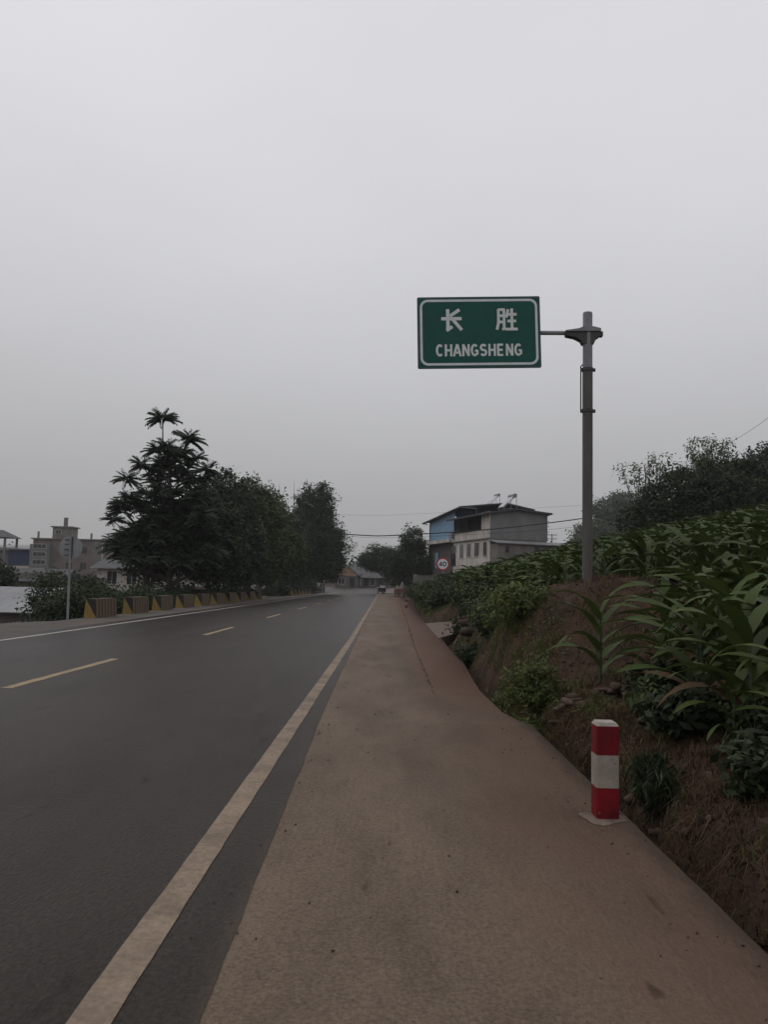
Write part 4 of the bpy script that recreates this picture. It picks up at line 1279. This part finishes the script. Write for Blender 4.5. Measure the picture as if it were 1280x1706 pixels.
tree('broadleaf_tree', 23.6, 52, 'dark tree at the right picture edge beside the big dense tree', [(23.6, 52, 7.4, 2.5, 2.4, 2.9), (25.8, 53, 8.0, 2.5, 2.4, 3.2), (24.6, 51, 5.0, 3.2, 2.4, 2.2)], 960, 43, .5, 0.235, 'leaf_dark', GR, r0=.22, top=9)
tree('pale_sparse_tree', 17.2, 53.5, 'slender tree with airy pale twigs above the left shoulder of the big tree', [(16.2, 53.5, 9.4, .75, .7, 1.0), (17.3, 53.5, 9.2, 1.0, .8, .9), (18.2, 53.5, 10.2, .75, .7, 1.1), (17.4, 53.5, 7.8, 1.2, 1, .9)], 80, 16, .34, .16, 'leaf_pale', GR, r0=.12, limbs=40, top=10)
tree('pale_sparse_tree', 21.4, 53, 'tree with a light green tuft rising highest over the big dark tree', [(21.3, 53, 10.9, 1.15, 1, 1.1), (22.2, 53, 10.6, 1.0, 1, 1.3), (20.6, 53, 10.6, .8, .8, .8), (21.6, 53, 9.2, 1.6, 1.2, 1.2)], 150, 20, .36, .17, 'leaf_pale', GR, r0=.14, limbs=40, top=11)
tree('distant_tree', 62.4, 240, 'grey hazy tree directly behind the sign post', [(60.0, 240, 15.6, 4.8, 4.4, 6.0), (63, 240, 18.6, 3.6, 3.6, 4.4)], 260, 30, 1.4, .75, 'leaf_mid', GR, r0=.5, top=22)
tree('distant_tree', 70.0, 250, 'taller hazy tree between the sign post and the big dark tree', [(68.4, 250, 26.4, 4.6, 4, 3.6), (73, 250, 29.6, 3.4, 3.2, 3.4), (70.8, 250, 21.6, 5.4, 4, 4.6)], 340, 30, 1.4, .75, 'leaf_mid', GR, r0=.5, top=28)
tree('pale_sparse_tree', 78.0, 256, 'bare looking hazy tree beside the taller hazy one', [(78.4, 256, 30.4, 4.0, 3.2, 2.8), (77.2, 256, 26.0, 3.2, 2.8, 3.4)], 80, 10, 1.4, .5, 'leaf_pale', GR, r0=.4, limbs=40, top=29)
GX = 'trees and bushes below the road on the left'
tree('broadleaf_tree', -31.5, 62, 'dark bushy tree at the left picture edge above the pale shed roof', [(-31.6, 62, 0.9, 2.0, 2.2, 1.9), (-33.5, 62, 1.6, 2.4, 2, 2.0)], 360, 35, .55, 0.269, 'leaf_dark', GX, r0=.16, top=2)
tree('broadleaf_tree', -27.5, 66, 'dark low tree in front of the unfinished concrete building', [(-28.0, 66, .2, 1.8, 1.8, 1.5), (-25.4, 66, 0.1, 2.4, 1.8, 1.4), (-31.0, 70, -.6, 2.0, 1.8, 1.2)], 360, 35, .5, 0.246, 'leaf_dark', GX, r0=.14, top=2)

# shrubs behind the barrier blocks
GS = 'shrubs along the left verge'
def bush(x, y, w_, h_, label, m='leaf_dark', n=70, per=24, leaf=.15, rc=.3, group=None, name='shrub', z=None, droop=0.0, asp=.5):
    zb_ = gz(x, y) if z is None else z
    e = empty(name, (x, y, zb_))
    tag(e, label, 'shrub', group)
    L = [(random.uniform(-.3, .3) * w_, random.uniform(-.3, .3) * w_, h_ * .48, w_ * .55, w_ * .55, h_ * .45), (random.uniform(-.4, .4) * w_, random.uniform(-.4, .4) * w_, h_ * .3, w_ * .6, w_ * .6, h_ * .3)]
    (V, F), cen = crown_np(L, n, per, rc, leaf, shell=(.15, 1.0), asp=asp, droop=droop)
    mb = MB()
    for i in range(6):
        c = cen[RNG.integers(len(cen))]
        mb.tube([(random.uniform(-.08, .08), random.uniform(-.08, .08), -.1), tuple(c * .55), tuple(c)], [.025, .018, .008], 5)
    mb.build('stems', 'bark', e)
    link('foliage', mesh_np('foliage', V, F, m), e)
    return e
SHL = ['dark shrub down the bank behind the round sign post', 'dark shrub just right of the round sign post', 'tall dark shrub behind the first striped barrier block', 'dark shrub behind the gap after the first barrier block',
       'dark shrub behind the second striped barrier block', 'leafy shrub behind the third barrier block']
for i in range(15):
    y = [33.5, 27.9, 29.2, 30.4, 32.2, 35][i] if i < 6 else 35 + (i - 5) * 3.6
    x = [-12.9, -11.05, -11.6, -11.5, -11.7, -11.8][i] if i < 6 else -11.9 - random.uniform(0, .5)
    bush(x, y, .8 if i == 1 else random.uniform(.95, 1.3), 1.15 if i == 1 else random.uniform(1.25, 1.7), SHL[i] if i < 6 else 'dark shrub behind the faded barrier blocks under the left wood', n=95, leaf=.13, group=GS)
for i in range(8):
    bush(-13.0 - random.uniform(0, 2.0), 33 + i * 3.0, 1.7, 2.0, 'bigger dark shrub down the bank behind the left verge shrubs', n=110, leaf=.17, rc=.36, group=GS)
for i in range(5):
    bush(-13.2 + .25 * i, 88 + i * 8, 2.3, 2.6, 'dark shrub under the trees behind the far barrier row', n=90, leaf=.24, rc=.5, group=GS)

# far belt of trees and the hill
def belt(name, pts, n, per, rc, leaf, hgt, m='hill', label=None):
    P_ = np.array(pts, float)
    t = RNG.random(n) * (len(P_) - 1)
    i = np.minimum(t.astype(int), len(P_) - 2)
    c = P_[i] + (P_[i + 1] - P_[i]) * (t - i)[:, None]
    hh = (hgt * (0.55 + .9 * (vnoise(c[:, 0] * .11, c[:, 1] * .11) + .5)))
    cen = np.stack([c[:, 0] + RNG.normal(size=n) * 4, c[:, 1] + RNG.normal(size=n) * 5, c[:, 2] + hh * RNG.random(n) ** .7], -1)
    k_ = RNG.poisson(per, n) + 2
    ci = np.repeat(np.arange(n), k_)
    Q = cen[ci] + RNG.normal(size=(len(ci), 3)) * rc * .55
    V, F = leaf_quads(Q, leaf, up=.4, asp=.8)
    o = link(name, mesh_np(name, V, F, m))
    tag(o, label, 'woodland', kind='stuff')
belt('distant_treeline', [(-260, 260, -3), (-120, 230, -3), (-60, 215, -2.6), (-14, 225, -.5), (40, 260, 2), (120, 270, 9)], 1500, 14, 2.2, 1.1, 8, label='far line of trees behind the buildings')
def hill_z(X, Y):
    r = 52 * np.exp(-((X - 195) / 62) ** 2 - ((Y - 360) / 70) ** 2) + 40 * np.exp(-((X - 300) / 90) ** 2 - ((Y - 330) / 90) ** 2)
    return r + 2 * fbm(X * .05, Y * .05, 4) * (r > 4) + ground(X, Y, False) - 1.5
o = link('hill', grid_mesh('hill', np.arange(70, 460, 5.0), np.arange(200, 520, 5.0), hill_z, 'hill'))
tag(o, kind='structure')
n = 2600
hx, hy = RNG.uniform(90, 330, n), RNG.uniform(240, 400, n)
hzv = hill_z(hx, hy)
keep = hzv > 15
cen = np.stack([hx, hy, hzv + RNG.random(n) * 3.5], -1)[keep]
ci = np.repeat(np.arange(len(cen)), 12)
V, F = leaf_quads(cen[ci] + RNG.normal(size=(len(ci), 3)) * 1.5, 1.7, up=.4, asp=.8)
tag(link('hillside_wood', mesh_np('hillside_wood', V, F, 'hill')), 'wooded top of the hazy hill at the right edge', 'woodland', kind='stuff')

# ------------------------------------------------------------------ maize
def maize_leaf(L, wd, th0, droop, tw=0.0, n=8):
    V = []
    x = z = 0.0
    for i in range(n + 1):
        t = i / n
        th = th0 - (th0 + droop) * t ** 1.15
        if i:
            x += math.cos(th) * L / n
            z += math.sin(th) * L / n
        w_ = wd * .5 * min(1, .45 + 3.2 * t) * (1 - t) ** .55 + .0015
        q = tw * t
        lift = .35 * w_
        wav = .25 * w_ * math.sin(9 * t + tw * 5)
        V += [(x - lift * math.sin(th) * 0, w_ * math.cos(q), z + lift + w_ * math.sin(q) + wav), (x, 0, z), (x, -w_ * math.cos(q), z + lift - w_ * math.sin(q) - wav)]
    F = []
    for i in range(n):
        for j in (0, 1):
            a = i * 3 + j
            F.append((a, a + 1, a + 4, a + 3))
    return np.array(V), np.array(F)
def maize_parts(seed, h=1.15, nl=9):
    r = random.Random(seed)
    parts = []
    az0 = r.uniform(0, 6.28)
    lean = (r.uniform(-.05, .05), r.uniform(-.05, .05))
    hs = h * .72
    for i in range(nl):
        t = i / (nl - 1)
        zz_ = hs * (.10 + .88 * t)
        az = az0 + math.pi * i + r.uniform(-.45, .45)
        L = h * (.55 + .34 * math.sin(math.pi * (t * .75 + .15))) * r.uniform(.85, 1.1)
        V, F = maize_leaf(L, h * .125 * r.uniform(.85, 1.15), r.uniform(.75, 1.1) + .35 * t * t, r.uniform(.2, 1.1) * (1 - .65 * t), r.uniform(-.6, .6))
        c, s = math.cos(az), math.sin(az)
        V = np.stack([V[:, 0] * c - V[:, 1] * s + lean[0] * zz_, V[:, 0] * s + V[:, 1] * c + lean[1] * zz_, V[:, 2] + zz_], -1)
        parts.append((V, F))
    mb = MB().tube([(0, 0, -.12), (lean[0] * hs * .5, lean[1] * hs * .5, hs * .5), (lean[0] * hs, lean[1] * hs, hs)], [h * .020, h * .017, h * .010], 6)
    return parts, mb
def join(parts):
    V, F, k_ = [], [], 0
    for v, f in parts:
        V.append(v); F.append(f + k_); k_ += len(v)
    return np.concatenate(V), np.concatenate(F)
VAR, AZL = [], []
for s in range(6):
    parts, mb = maize_parts(100 + s, h=1.0)
    AZ0 = random.Random(100 + s).uniform(0, 6.28)
    sv = np.array([tuple(v) for v in mb.v]); sf = np.array([q for q in mb.f if len(q) == 4])
    LV, LF = join(parts)
    nd = (s % 3) * len(parts[0][1])                             # some have their lowest leaves dried out
    me = mesh_np('maize_plant', np.concatenate([LV, sv]), [np.concatenate([LF, sf + len(LV)])], ['corn', 'corn_stalk', 'dry'], midx=[2] * nd + [0] * (len(LF) - nd) + [1] * len(sf), smooth=True)
    VAR.append((parts, sv, sf, me))
    AZL.append(AZ0)
GM = 'maize plants in the field on the right bank'
# conspicuous near plants, leaf by leaf
NEAR = [(2.66, 10.0, 1.22, 0, 'single maize plant growing alone on the front of the earth mound'),
        (2.98, 7.7, 1.15, 1, 'large maize plant right of the stone row, nearest the red and white post'),
        (3.22, 9.1, 1.1, 2, 'upright maize plant at the right foot of the earth mound'),
        (3.15, 7.0, 1.25, 3, 'broad leaved maize plant in front at the right picture edge'),
        (2.72, 6.3, .75, 4, 'low maize plant at the bank edge close to the right picture edge'),
        (3.6, 8.3, 1.2, 5, 'tall maize plant behind the front ones at the right picture edge'),
        (3.05, 5.9, .85, 2, 'lowest right maize plant cut by the picture edge')]
leaf_cache = {}
for x, y, sc_, v, lb in NEAR:
    e = empty('maize_plant', (x, y, gz(x, y)), (-AZL[v] + .25) if y == 10.0 else random.uniform(-.6, .6) - AZL[v])
    e.scale = (sc_,) * 3
    tag(e, lb, 'maize plant', GM)
    if v not in leaf_cache:
        parts, sv, sf, me = VAR[v]
        leaf_cache[v] = ([mesh_np('leaf', a, b, 'dry' if i < v % 2 else 'corn', smooth=True) for i, (a, b) in enumerate(parts)], mesh_np('stalk', sv, sf, 'corn_stalk', smooth=True))
    for lm in leaf_cache[v][0]:
        link('leaf', lm, e)
    link('stalk', leaf_cache[v][1], e)
pos = []
for r_ in range(70):
    X = 2.75 + .62 * r_
    for q in range(150):
        Y = 6.3 + .42 * q + random.uniform(-.12, .12)
        x = X + random.uniform(-.12, .12) + .05 * math.sin(Y * .3)
        if x > 15 or Y > 60:
            continue
        if ((x - 3.35) / 1.45) ** 2 + ((Y - 12.4) / 2.5) ** 2 < 1:            # the mound stays bare
            continue
        if Y < 10.6 and x < 2.80 + .03 * (Y - 6):
            continue
        if 20 < Y < 33 and x < 3.2:
            continue
        if Y > 14.5 and x < 2.75 + .02 * Y:
            continue
        if abs(x) / max(Y, .1) > .62:
            continue
        if random.random() < .12:
            continue
        pos.append((x, Y))
pos.sort(key=lambda p: math.hypot(p[0], p[1]))
nearp, farp = pos[:285], pos[285:]
for i, (x, y) in enumerate(nearp):
    v = random.randrange(6)
    o = link('maize_plant', VAR[v][3], None, (x, y, gz(x, y)), random.uniform(0, 6.28), random.uniform(.95, 1.28))
    o.rotation_euler = (random.uniform(-.08, .08), random.uniform(-.08, .08), random.uniform(0, 6.28))
    tag(o, 'green maize plant standing in the dense field behind the earth mound', 'maize plant', GM)
AV, AF, k_ = [], [], 0
for x, y in farp[:1300]:
    parts, sv, sf, me = VAR[random.randrange(6)]
    V, F = join(parts)
    a, s = random.uniform(0, 6.28), random.uniform(.95, 1.3)
    c_, s_ = math.cos(a) * s, math.sin(a) * s
    AV.append(np.stack([V[:, 0] * c_ - V[:, 1] * s_ + x, V[:, 0] * s_ + V[:, 1] * c_ + y, V[:, 2] * s + gz(x, y)], -1))
    AF.append(F + k_); k_ += len(V)
if AV:
    tag(link('maize_field', mesh_np('maize_field', np.concatenate(AV), np.concatenate(AF), 'corn', smooth=True)), 'further rows of maize running up the slope', 'maize field', kind='stuff')

# ------------------------------------------------------------------ weeds, shrubs, grass on the right bank
GB2 = 'leafy bushes along the right gutter'
k_ = 0
for i in range(34):
    y = 32.5 + i * 1.55 + random.uniform(-.5, .5)
    x = float(np.interp(y, [32, 54.7, 134], [1.75, 2.1, 2.95])) + (random.uniform(0, .25) if i % 2 else random.uniform(.7, 1.3)) + .3
    bush(x, y, random.uniform(.85, 1.25), random.uniform(.9, 1.35), 'leafy roadside bush along the gutter beyond the crossing', 'leaf_dark' if i % 3 else 'leaf_mid', n=60, per=20, leaf=.14, rc=.26, group=GB2)
for i in range(26):
    y = 14.6 + random.random() * 30
    x = 2.35 + random.random() * 2.2 + .02 * y
    if 20.5 < y < 33 and x < 3.9:
        x = 2.75 + random.random()
    bush(x, y, random.uniform(.6, .95), random.uniform(.55, .95), 'low broad leaved bush among the maize left of the sign post', 'weed_dark' if i % 2 else 'leaf_mid', n=40, per=16, leaf=.13, rc=.2, group='low bushes among the maize')
bush(1.72, 9.7, .62, .62, 'bright green weed clump spilling over the gutter edge before the earth mound', 'weed', n=150, per=26, leaf=.07, rc=.13, name='weed_clump', asp=.25)
bush(1.62, 11.2, .55, .55, 'green weed clump farther along the gutter edge by the red earth cut', 'weed', n=70, per=22, leaf=.065, rc=.12, name='weed_clump', asp=.3)
bush(2.0, 10.6, .6, .6, 'taller green weed bush above the bright clump at the mound foot', 'weed', n=110, per=24, leaf=.08, rc=.14, name='weed_clump', asp=.3)
bush(1.70, 16.2, .5, .45, 'dark weeds in the gutter below the two boulders', 'weed_dark', n=60, per=20, leaf=.08, rc=.14, name='weed_clump')
bush(2.3, 13.2, .7, .5, 'yellow green creeper on the left shoulder of the earth mound', 'weed', n=80, per=20, leaf=.085, rc=.16, name='weed_clump')
for i in range(16):
    y = 20.5 + i * .95 + random.uniform(-.3, .3)
    x = 2.75 + random.uniform(-.05, .5) if y > 22.5 else 2.35 + random.uniform(0, .3)
    bush(x, y, random.uniform(.65, .95), random.uniform(.6, .95), 'leafy bush on the bank just behind the concrete crossing', 'weed_dark' if i % 3 else 'leaf_mid', n=48, per=20, leaf=.11, rc=.2, group='bushes behind the concrete crossing')
for i in range(12):
    y = 13.6 + i * .62 + random.uniform(-.2, .2)
    bush(2.25 + random.uniform(-.1, .45), y, random.uniform(.4, .65), random.uniform(.35, .6), 'small weedy bush on top of the red earth cut', 'weed_dark' if i % 2 else 'weed', n=44, per=20, leaf=.085, rc=.15, group='weedy bushes above the earth cut', asp=.4)
bush(2.02, 6.0, .2, .42, 'dark green grass tuft hanging down the ditch bank behind the red and white post', 'weed_dark', n=70, per=30, leaf=.10, rc=.07, name='grass_tuft', droop=1.2, asp=.13, z=-.22)
bush(2.75, 5.6, .35, .4, 'dark weeds at the foot of the front maize', 'weed_dark', n=60, per=18, leaf=.09, rc=.12, name='weed_clump')
for i, (x, y) in enumerate(((2.45, 5.2), (2.85, 6.4), (2.7, 8.2), (3.0, 8.8), (2.6, 4.6))):
    bush(x, y, .32, .38, ['low leafy weeds at the bank edge near the right picture edge', 'dark weeds under the broad leaved front maize', 'weeds between the stone row and the front maize',
                          'weeds behind the upright maize at the mound foot', 'lowest weeds on the ditch bank at the right picture edge'][i], ['weed_dark', 'weed_dark', 'leaf_mid', 'weed_dark', 'weed_dark'][i], n=55, per=18, leaf=.085, rc=.11, name='weed_clump', asp=.4)
bush(2.55, 7.0, .4, .4, 'dark broad leaved weeds between the front maize plants', 'weed_dark', n=70, per=18, leaf=.11, rc=.14, name='weed_clump')

def blades(P_, L, wd, m, name, label, cat, lean=.8, down=0.0):
    n = len(P_)
    az = RNG.random(n) * 2 * math.pi
    h_ = np.stack([np.cos(az), np.sin(az), np.zeros(n)], -1)
    s = np.stack([-np.sin(az), np.cos(az), np.zeros(n)], -1)
    Ln = L * (.5 + .9 * RNG.random(n))[:, None]
    le = lean * (.25 + RNG.random(n))[:, None]
    W = wd * (.7 + .6 * RNG.random(n))[:, None]
    upv = np.array([0, 0, 1.0])
    mid = P_ + h_ * Ln * .35 * le + upv * Ln * .5 * (1 - down)
    tip = P_ + h_ * Ln * .9 * le + upv * Ln * (.72 - .3 * le - down)
    V = np.stack([P_ - s * W * .5, P_ + s * W * .5, mid + s * W * .4, mid - s * W * .4, tip], 1).reshape(-1, 3)
    b = np.arange(n)[:, None] * 5
    F4 = b + np.array([0, 1, 2, 3]); F3 = b + np.array([3, 2, 4])
    o = link(name, mesh_np(name, V, [F4, F3], m))
    tag(o, label, cat, kind='stuff')
    return o
def scatter(n, x0, x1, y0, y1, dens=None, thr=0.0, f=1.5):
    x = RNG.uniform(x0, x1, n); y = RNG.uniform(y0, y1, n)
    if dens:
        k_ = fbm(x * f + dens, y * f, 3) > thr
        x, y = x[k_], y[k_]
    z = ground(x, y)
    return np.stack([x, y, z - .01], -1)
def clumped(n, k, x0, x1, y0, y1, r):
    cx, cy = RNG.uniform(x0, x1, n), RNG.uniform(y0, y1, n)
    i = np.repeat(np.arange(n), k)
    x = cx[i] + RNG.normal(size=len(i)) * r; y = cy[i] + RNG.normal(size=len(i)) * r
    ok = x > 1.72
    x, y = x[ok], y[ok]
    return np.stack([x, y, ground(x, y) - .01], -1)
P_ = np.concatenate([clumped(230, 40, 1.85, 2.9, 3.2, 10.5, .06), clumped(160, 40, 2.2, 4.7, 10.6, 14.8, .10), clumped(60, 30, 1.9, 2.6, 10, 18, .07), clumped(110, 50, 1.75, 2.1, 6.6, 9.6, .06), clumped(170, 44, 1.8, 2.5, 3.0, 10, .07)])
blades(P_, .13, .006, 'dry', 'dry_grass', 'dry brown grass on the ditch bank and the earth mound', 'grass', lean=1.1)
P_ = np.concatenate([clumped(60, 30, 1.8, 2.4, 8.5, 14, .07), clumped(160, 26, 1.9, 4.5, 14, 34, .10), clumped(70, 24, 2.4, 4.2, 5, 12, .08), clumped(14, 24, 1.8, 2.3, 3.4, 8, .05), clumped(260, 30, 1.72, 2.7, 29, 60, .12), clumped(60, 26, 1.74, 2.3, 12, 20, .08)])
blades(P_, .20, .009, 'weed', 'green_grass', 'green grass tufts on the right bank', 'grass', lean=.9)
x = RNG.uniform(-14.2, -10.75, 9000); y = RNG.uniform(20, 110, 9000)
x = x + off(y) * .5
blades(np.stack([x, y, ground(x, y)], -1), .35, .022, 'weed_dark', 'verge_grass', 'dark grass behind the barrier blocks', 'grass')
P_ = np.concatenate([clumped(150, 26, 1.98, 2.3, 3.0, 10, .06)])
blades(P_, .24, .006, 'dry', 'hanging_grass', 'long dry grass hanging down the cut face of the ditch', 'grass', lean=1.2, down=.75)
# leafy ground cover in the field
P_ = scatter(26000, 2.2, 14, 12.5, 60, dens=3.1, thr=-.05)
ok = ~((P_[:, 1] > 20) & (P_[:, 1] < 33) & (P_[:, 0] < 2.6)) & ~(((P_[:, 0] - 3.35) / 1.3) ** 2 + ((P_[:, 1] - 12.6) / 2) ** 2 < 1) & (P_[:, 0] > 1.9 + .012 * P_[:, 1])
P_ = P_[ok]
P_[:, 2] += RNG.random(len(P_)) ** 1.5 * .45
V, F = leaf_quads(P_, .15, up=.6, asp=.6)
tag(link('ground_cover', mesh_np('ground_cover', V, F, 'weed_dark')), 'low leafy ground cover between the maize rows', 'ground cover', kind='stuff')
P_ = scatter(5000, 1.62, 2.6, 8.6, 20.5, dens=8.3, thr=.0)
P_[:, 2] += RNG.random(len(P_)) ** 2 * .14
V, F = leaf_quads(P_, .05, up=.6, asp=.5)
tag(link('small_weeds', mesh_np('small_weeds', V, F, 'weed')), 'small green weeds along the ditch', 'weeds', kind='stuff')

# stones
def rock_mesh(seed, m='stone', r=1.0, sq=(1, .8, .65)):
    rr = np.random.default_rng(seed)
    N, K = 9, 6
    V = []
    for i in range(K + 1):
        th = math.pi * i / K
        for j in range(N):
            ph = 2 * math.pi * j / N
            d = np.array([math.sin(th) * math.cos(ph), math.sin(th) * math.sin(ph), math.cos(th)])
            V.append(d)
    V = np.array(V)
    f = np.ones(len(V))
    for q in range(8):
        a = unit(rr.normal(size=3)); 
        f = np.minimum(f, rr.uniform(.5, .72) / np.maximum(.2, V @ a))
    f = np.clip(f, .45, 1.0)
    V = V * f[:, None] * np.array(sq) * r
    F = [(i * N + j, (i + 1) * N + j, (i + 1) * N + (j + 1) % N, i * N + (j + 1) % N) for i in range(K) for j in range(N)]
    return mesh_np('stone', V, np.array(F), m)
ROCKS = [rock_mesh(i, 'stone', 1.0, (1, .85, random.uniform(.6, .85))) for i in range(6)]
SR = empty('stone_edging', (2.6, 9.8, 0))
tag(SR, 'row of small rough stones edging the terrace below the earth mound', 'stone edging')
for i in range(34):
    t = i / 33
    x = 2.0 + 1.3 * t + random.uniform(-.03, .03)
    y = 9.45 - .25 * t + random.uniform(-.08, .08)
    s = random.uniform(.06, .105) * (1.35 if i < 5 else 1)
    o = link('stone', ROCKS[i % 6], SR, (x - 2.6, y - 9.8, gz(x, y) + s * .5 + random.choice((0, .03, .09))), random.uniform(0, 6.28), (s * random.uniform(.9, 1.6), s * random.uniform(.7, 1.1), s * random.uniform(.6, 1.0)))
for x, y, s, lb in ((1.95, 19.6, .21, 'upper dark boulder beside the concrete crossing'), (1.84, 18.1, .18, 'lower dark boulder in the gutter below the crossing')):
    o = link('boulder', rock_mesh(int(y * 10), 'stone_dark', s, (1.25, .9, .8)), None, (x, y, max(gz(x, y), -.1) + .12), .6)
    tag(o, lb, 'boulder', 'dark boulders by the crossing')
# clods and pebbles strewn over the bank
CV, CF, k_ = [], [], 0
P_ = np.concatenate([scatter(900, 1.75, 3.2, 3.2, 11), scatter(500, 2.0, 4.6, 10.5, 15), scatter(200, 1.5, 1.8, 3, 12)])
for p in P_:
    s = .012 + .03 * RNG.random() ** 3
    v = np.array([(1, 0, 0), (-1, 0, 0), (0, 1, 0), (0, -1, 0), (0, 0, 1), (0, 0, -1)]) * s * (.7 + .6 * RNG.random((6, 1))) + p + np.array([0, 0, s * .4])
    CV.append(v)
    CF.append(np.array([(0, 2, 4), (2, 1, 4), (1, 3, 4), (3, 0, 4), (2, 0, 5), (1, 2, 5), (3, 1, 5), (0, 3, 5)]) + k_)
    k_ += 6
bs = []
for q in range(90):
    y = RNG.uniform(3.0, 9.2); x = 1.466 + RNG.uniform(.38, .95)
    s_ = .018 + .065 * RNG.random() ** 2.5
    bs.append((x, y, gz(x, y) - s_ * .25, s_))
SV, SF, k2 = [], [], 0
for x, y, z, s_ in bs:
    me_ = ROCKS[RNG.integers(6)]
    co = np.empty(len(me_.vertices) * 3, dtype=np.float32); me_.vertices.foreach_get('co', co); co = co.reshape(-1, 3)
    a_ = RNG.random() * 6.28
    c_, q_ = math.cos(a_), math.sin(a_)
    SV.append(np.stack([co[:, 0] * c_ - co[:, 1] * q_, co[:, 0] * q_ + co[:, 1] * c_, co[:, 2]], -1) * s_ + np.array([x, y, z]))
    fi = np.array([tuple(p.vertices) for p in me_.polygons if len(p.vertices) == 4])
    SF.append(fi + k2); k2 += len(co)
tag(link('bank_stones', mesh_np('bank_stones', np.concatenate(SV), np.concatenate(SF), 'stone')), 'small stones showing in the cut earth face of the ditch', 'stones', kind='stuff')
rt = MB()
for q in range(70):
    y = RNG.uniform(3.0, 9.0); x = 1.466 + RNG.uniform(.62, .80)
    z = gz(x, y)
    dx, dy = -RNG.uniform(.05, .22), RNG.uniform(-.12, .12)
    rt.tube([(x, y, z + .01), (x + dx * .5, y + dy * .5, z - .03), (x + dx, y + dy, z - RNG.uniform(.12, .30)), (x + dx * 1.1, y + dy * 1.3, z - RNG.uniform(.25, .4))], [.004, .0035, .003, .0015], 4, cap=False)
tag(rt.build('hanging_roots', 'bark'), 'thin roots hanging out of the cut earth face', 'roots', kind='stuff')
tag(link('earth_clods', mesh_np('earth_clods', np.concatenate(CV), np.concatenate(CF), 'earth')), 'earth clods and pebbles on the ditch bank', 'soil', kind='stuff')
# grit washed along the concrete and the asphalt edge
CV, CF, k_ = [], [], 0
gx = np.concatenate([1.46 - np.abs(RNG.normal(size=420)) * .16, -.58 + RNG.normal(size=260) * .06, RNG.uniform(-.5, 1.4, 160)])
gyy = np.concatenate([RNG.uniform(2.4, 22, 420), RNG.uniform(2.4, 16, 260), RNG.uniform(2.4, 14, 160)])
ok = gx < edge(gyy) - .015
for x, y in zip(gx[ok], gyy[ok]):
    s_ = .0022 + .007 * RNG.random() ** 4
    v = np.array([(1, 0, 0), (-1, 0, 0), (0, 1, 0), (0, -1, 0), (0, 0, .8), (0, 0, -.8)]) * s_ * (.7 + .6 * RNG.random((6, 1))) + np.array([x, y, s_ * .4 - .004])
    CV.append(v)
    CF.append(np.array([(0, 2, 4), (2, 1, 4), (1, 3, 4), (3, 0, 4), (2, 0, 5), (1, 2, 5), (3, 1, 5), (0, 3, 5)]) + k_)
    k_ += 6
tag(link('grit', mesh_np('grit', np.concatenate(CV), np.concatenate(CF), 'stone')), 'grit and crumbs of earth on the concrete shoulder', 'gravel', kind='stuff')
# yellowed leaves and litter on the shoulder
CV, CF = [], []
x = np.concatenate([RNG.uniform(-.4, 1.4, 60), RNG.uniform(1.1, 1.42, 60)]); y = np.concatenate([RNG.uniform(2.3, 14, 60), RNG.uniform(3, 16, 60)])
ok = x < edge(y) - .03
pts = np.stack([x, y, np.full(len(x), .006)], -1)[ok]
V, F = leaf_quads(pts, .02, up=3, asp=.6)
V[:, 2] = np.maximum(V[:, 2], .012)
tag(link('leaf_litter', mesh_np('leaf_litter', V, F, 'dry')), 'scattered bits of dry litter on the concrete shoulder', 'litter', kind='stuff')
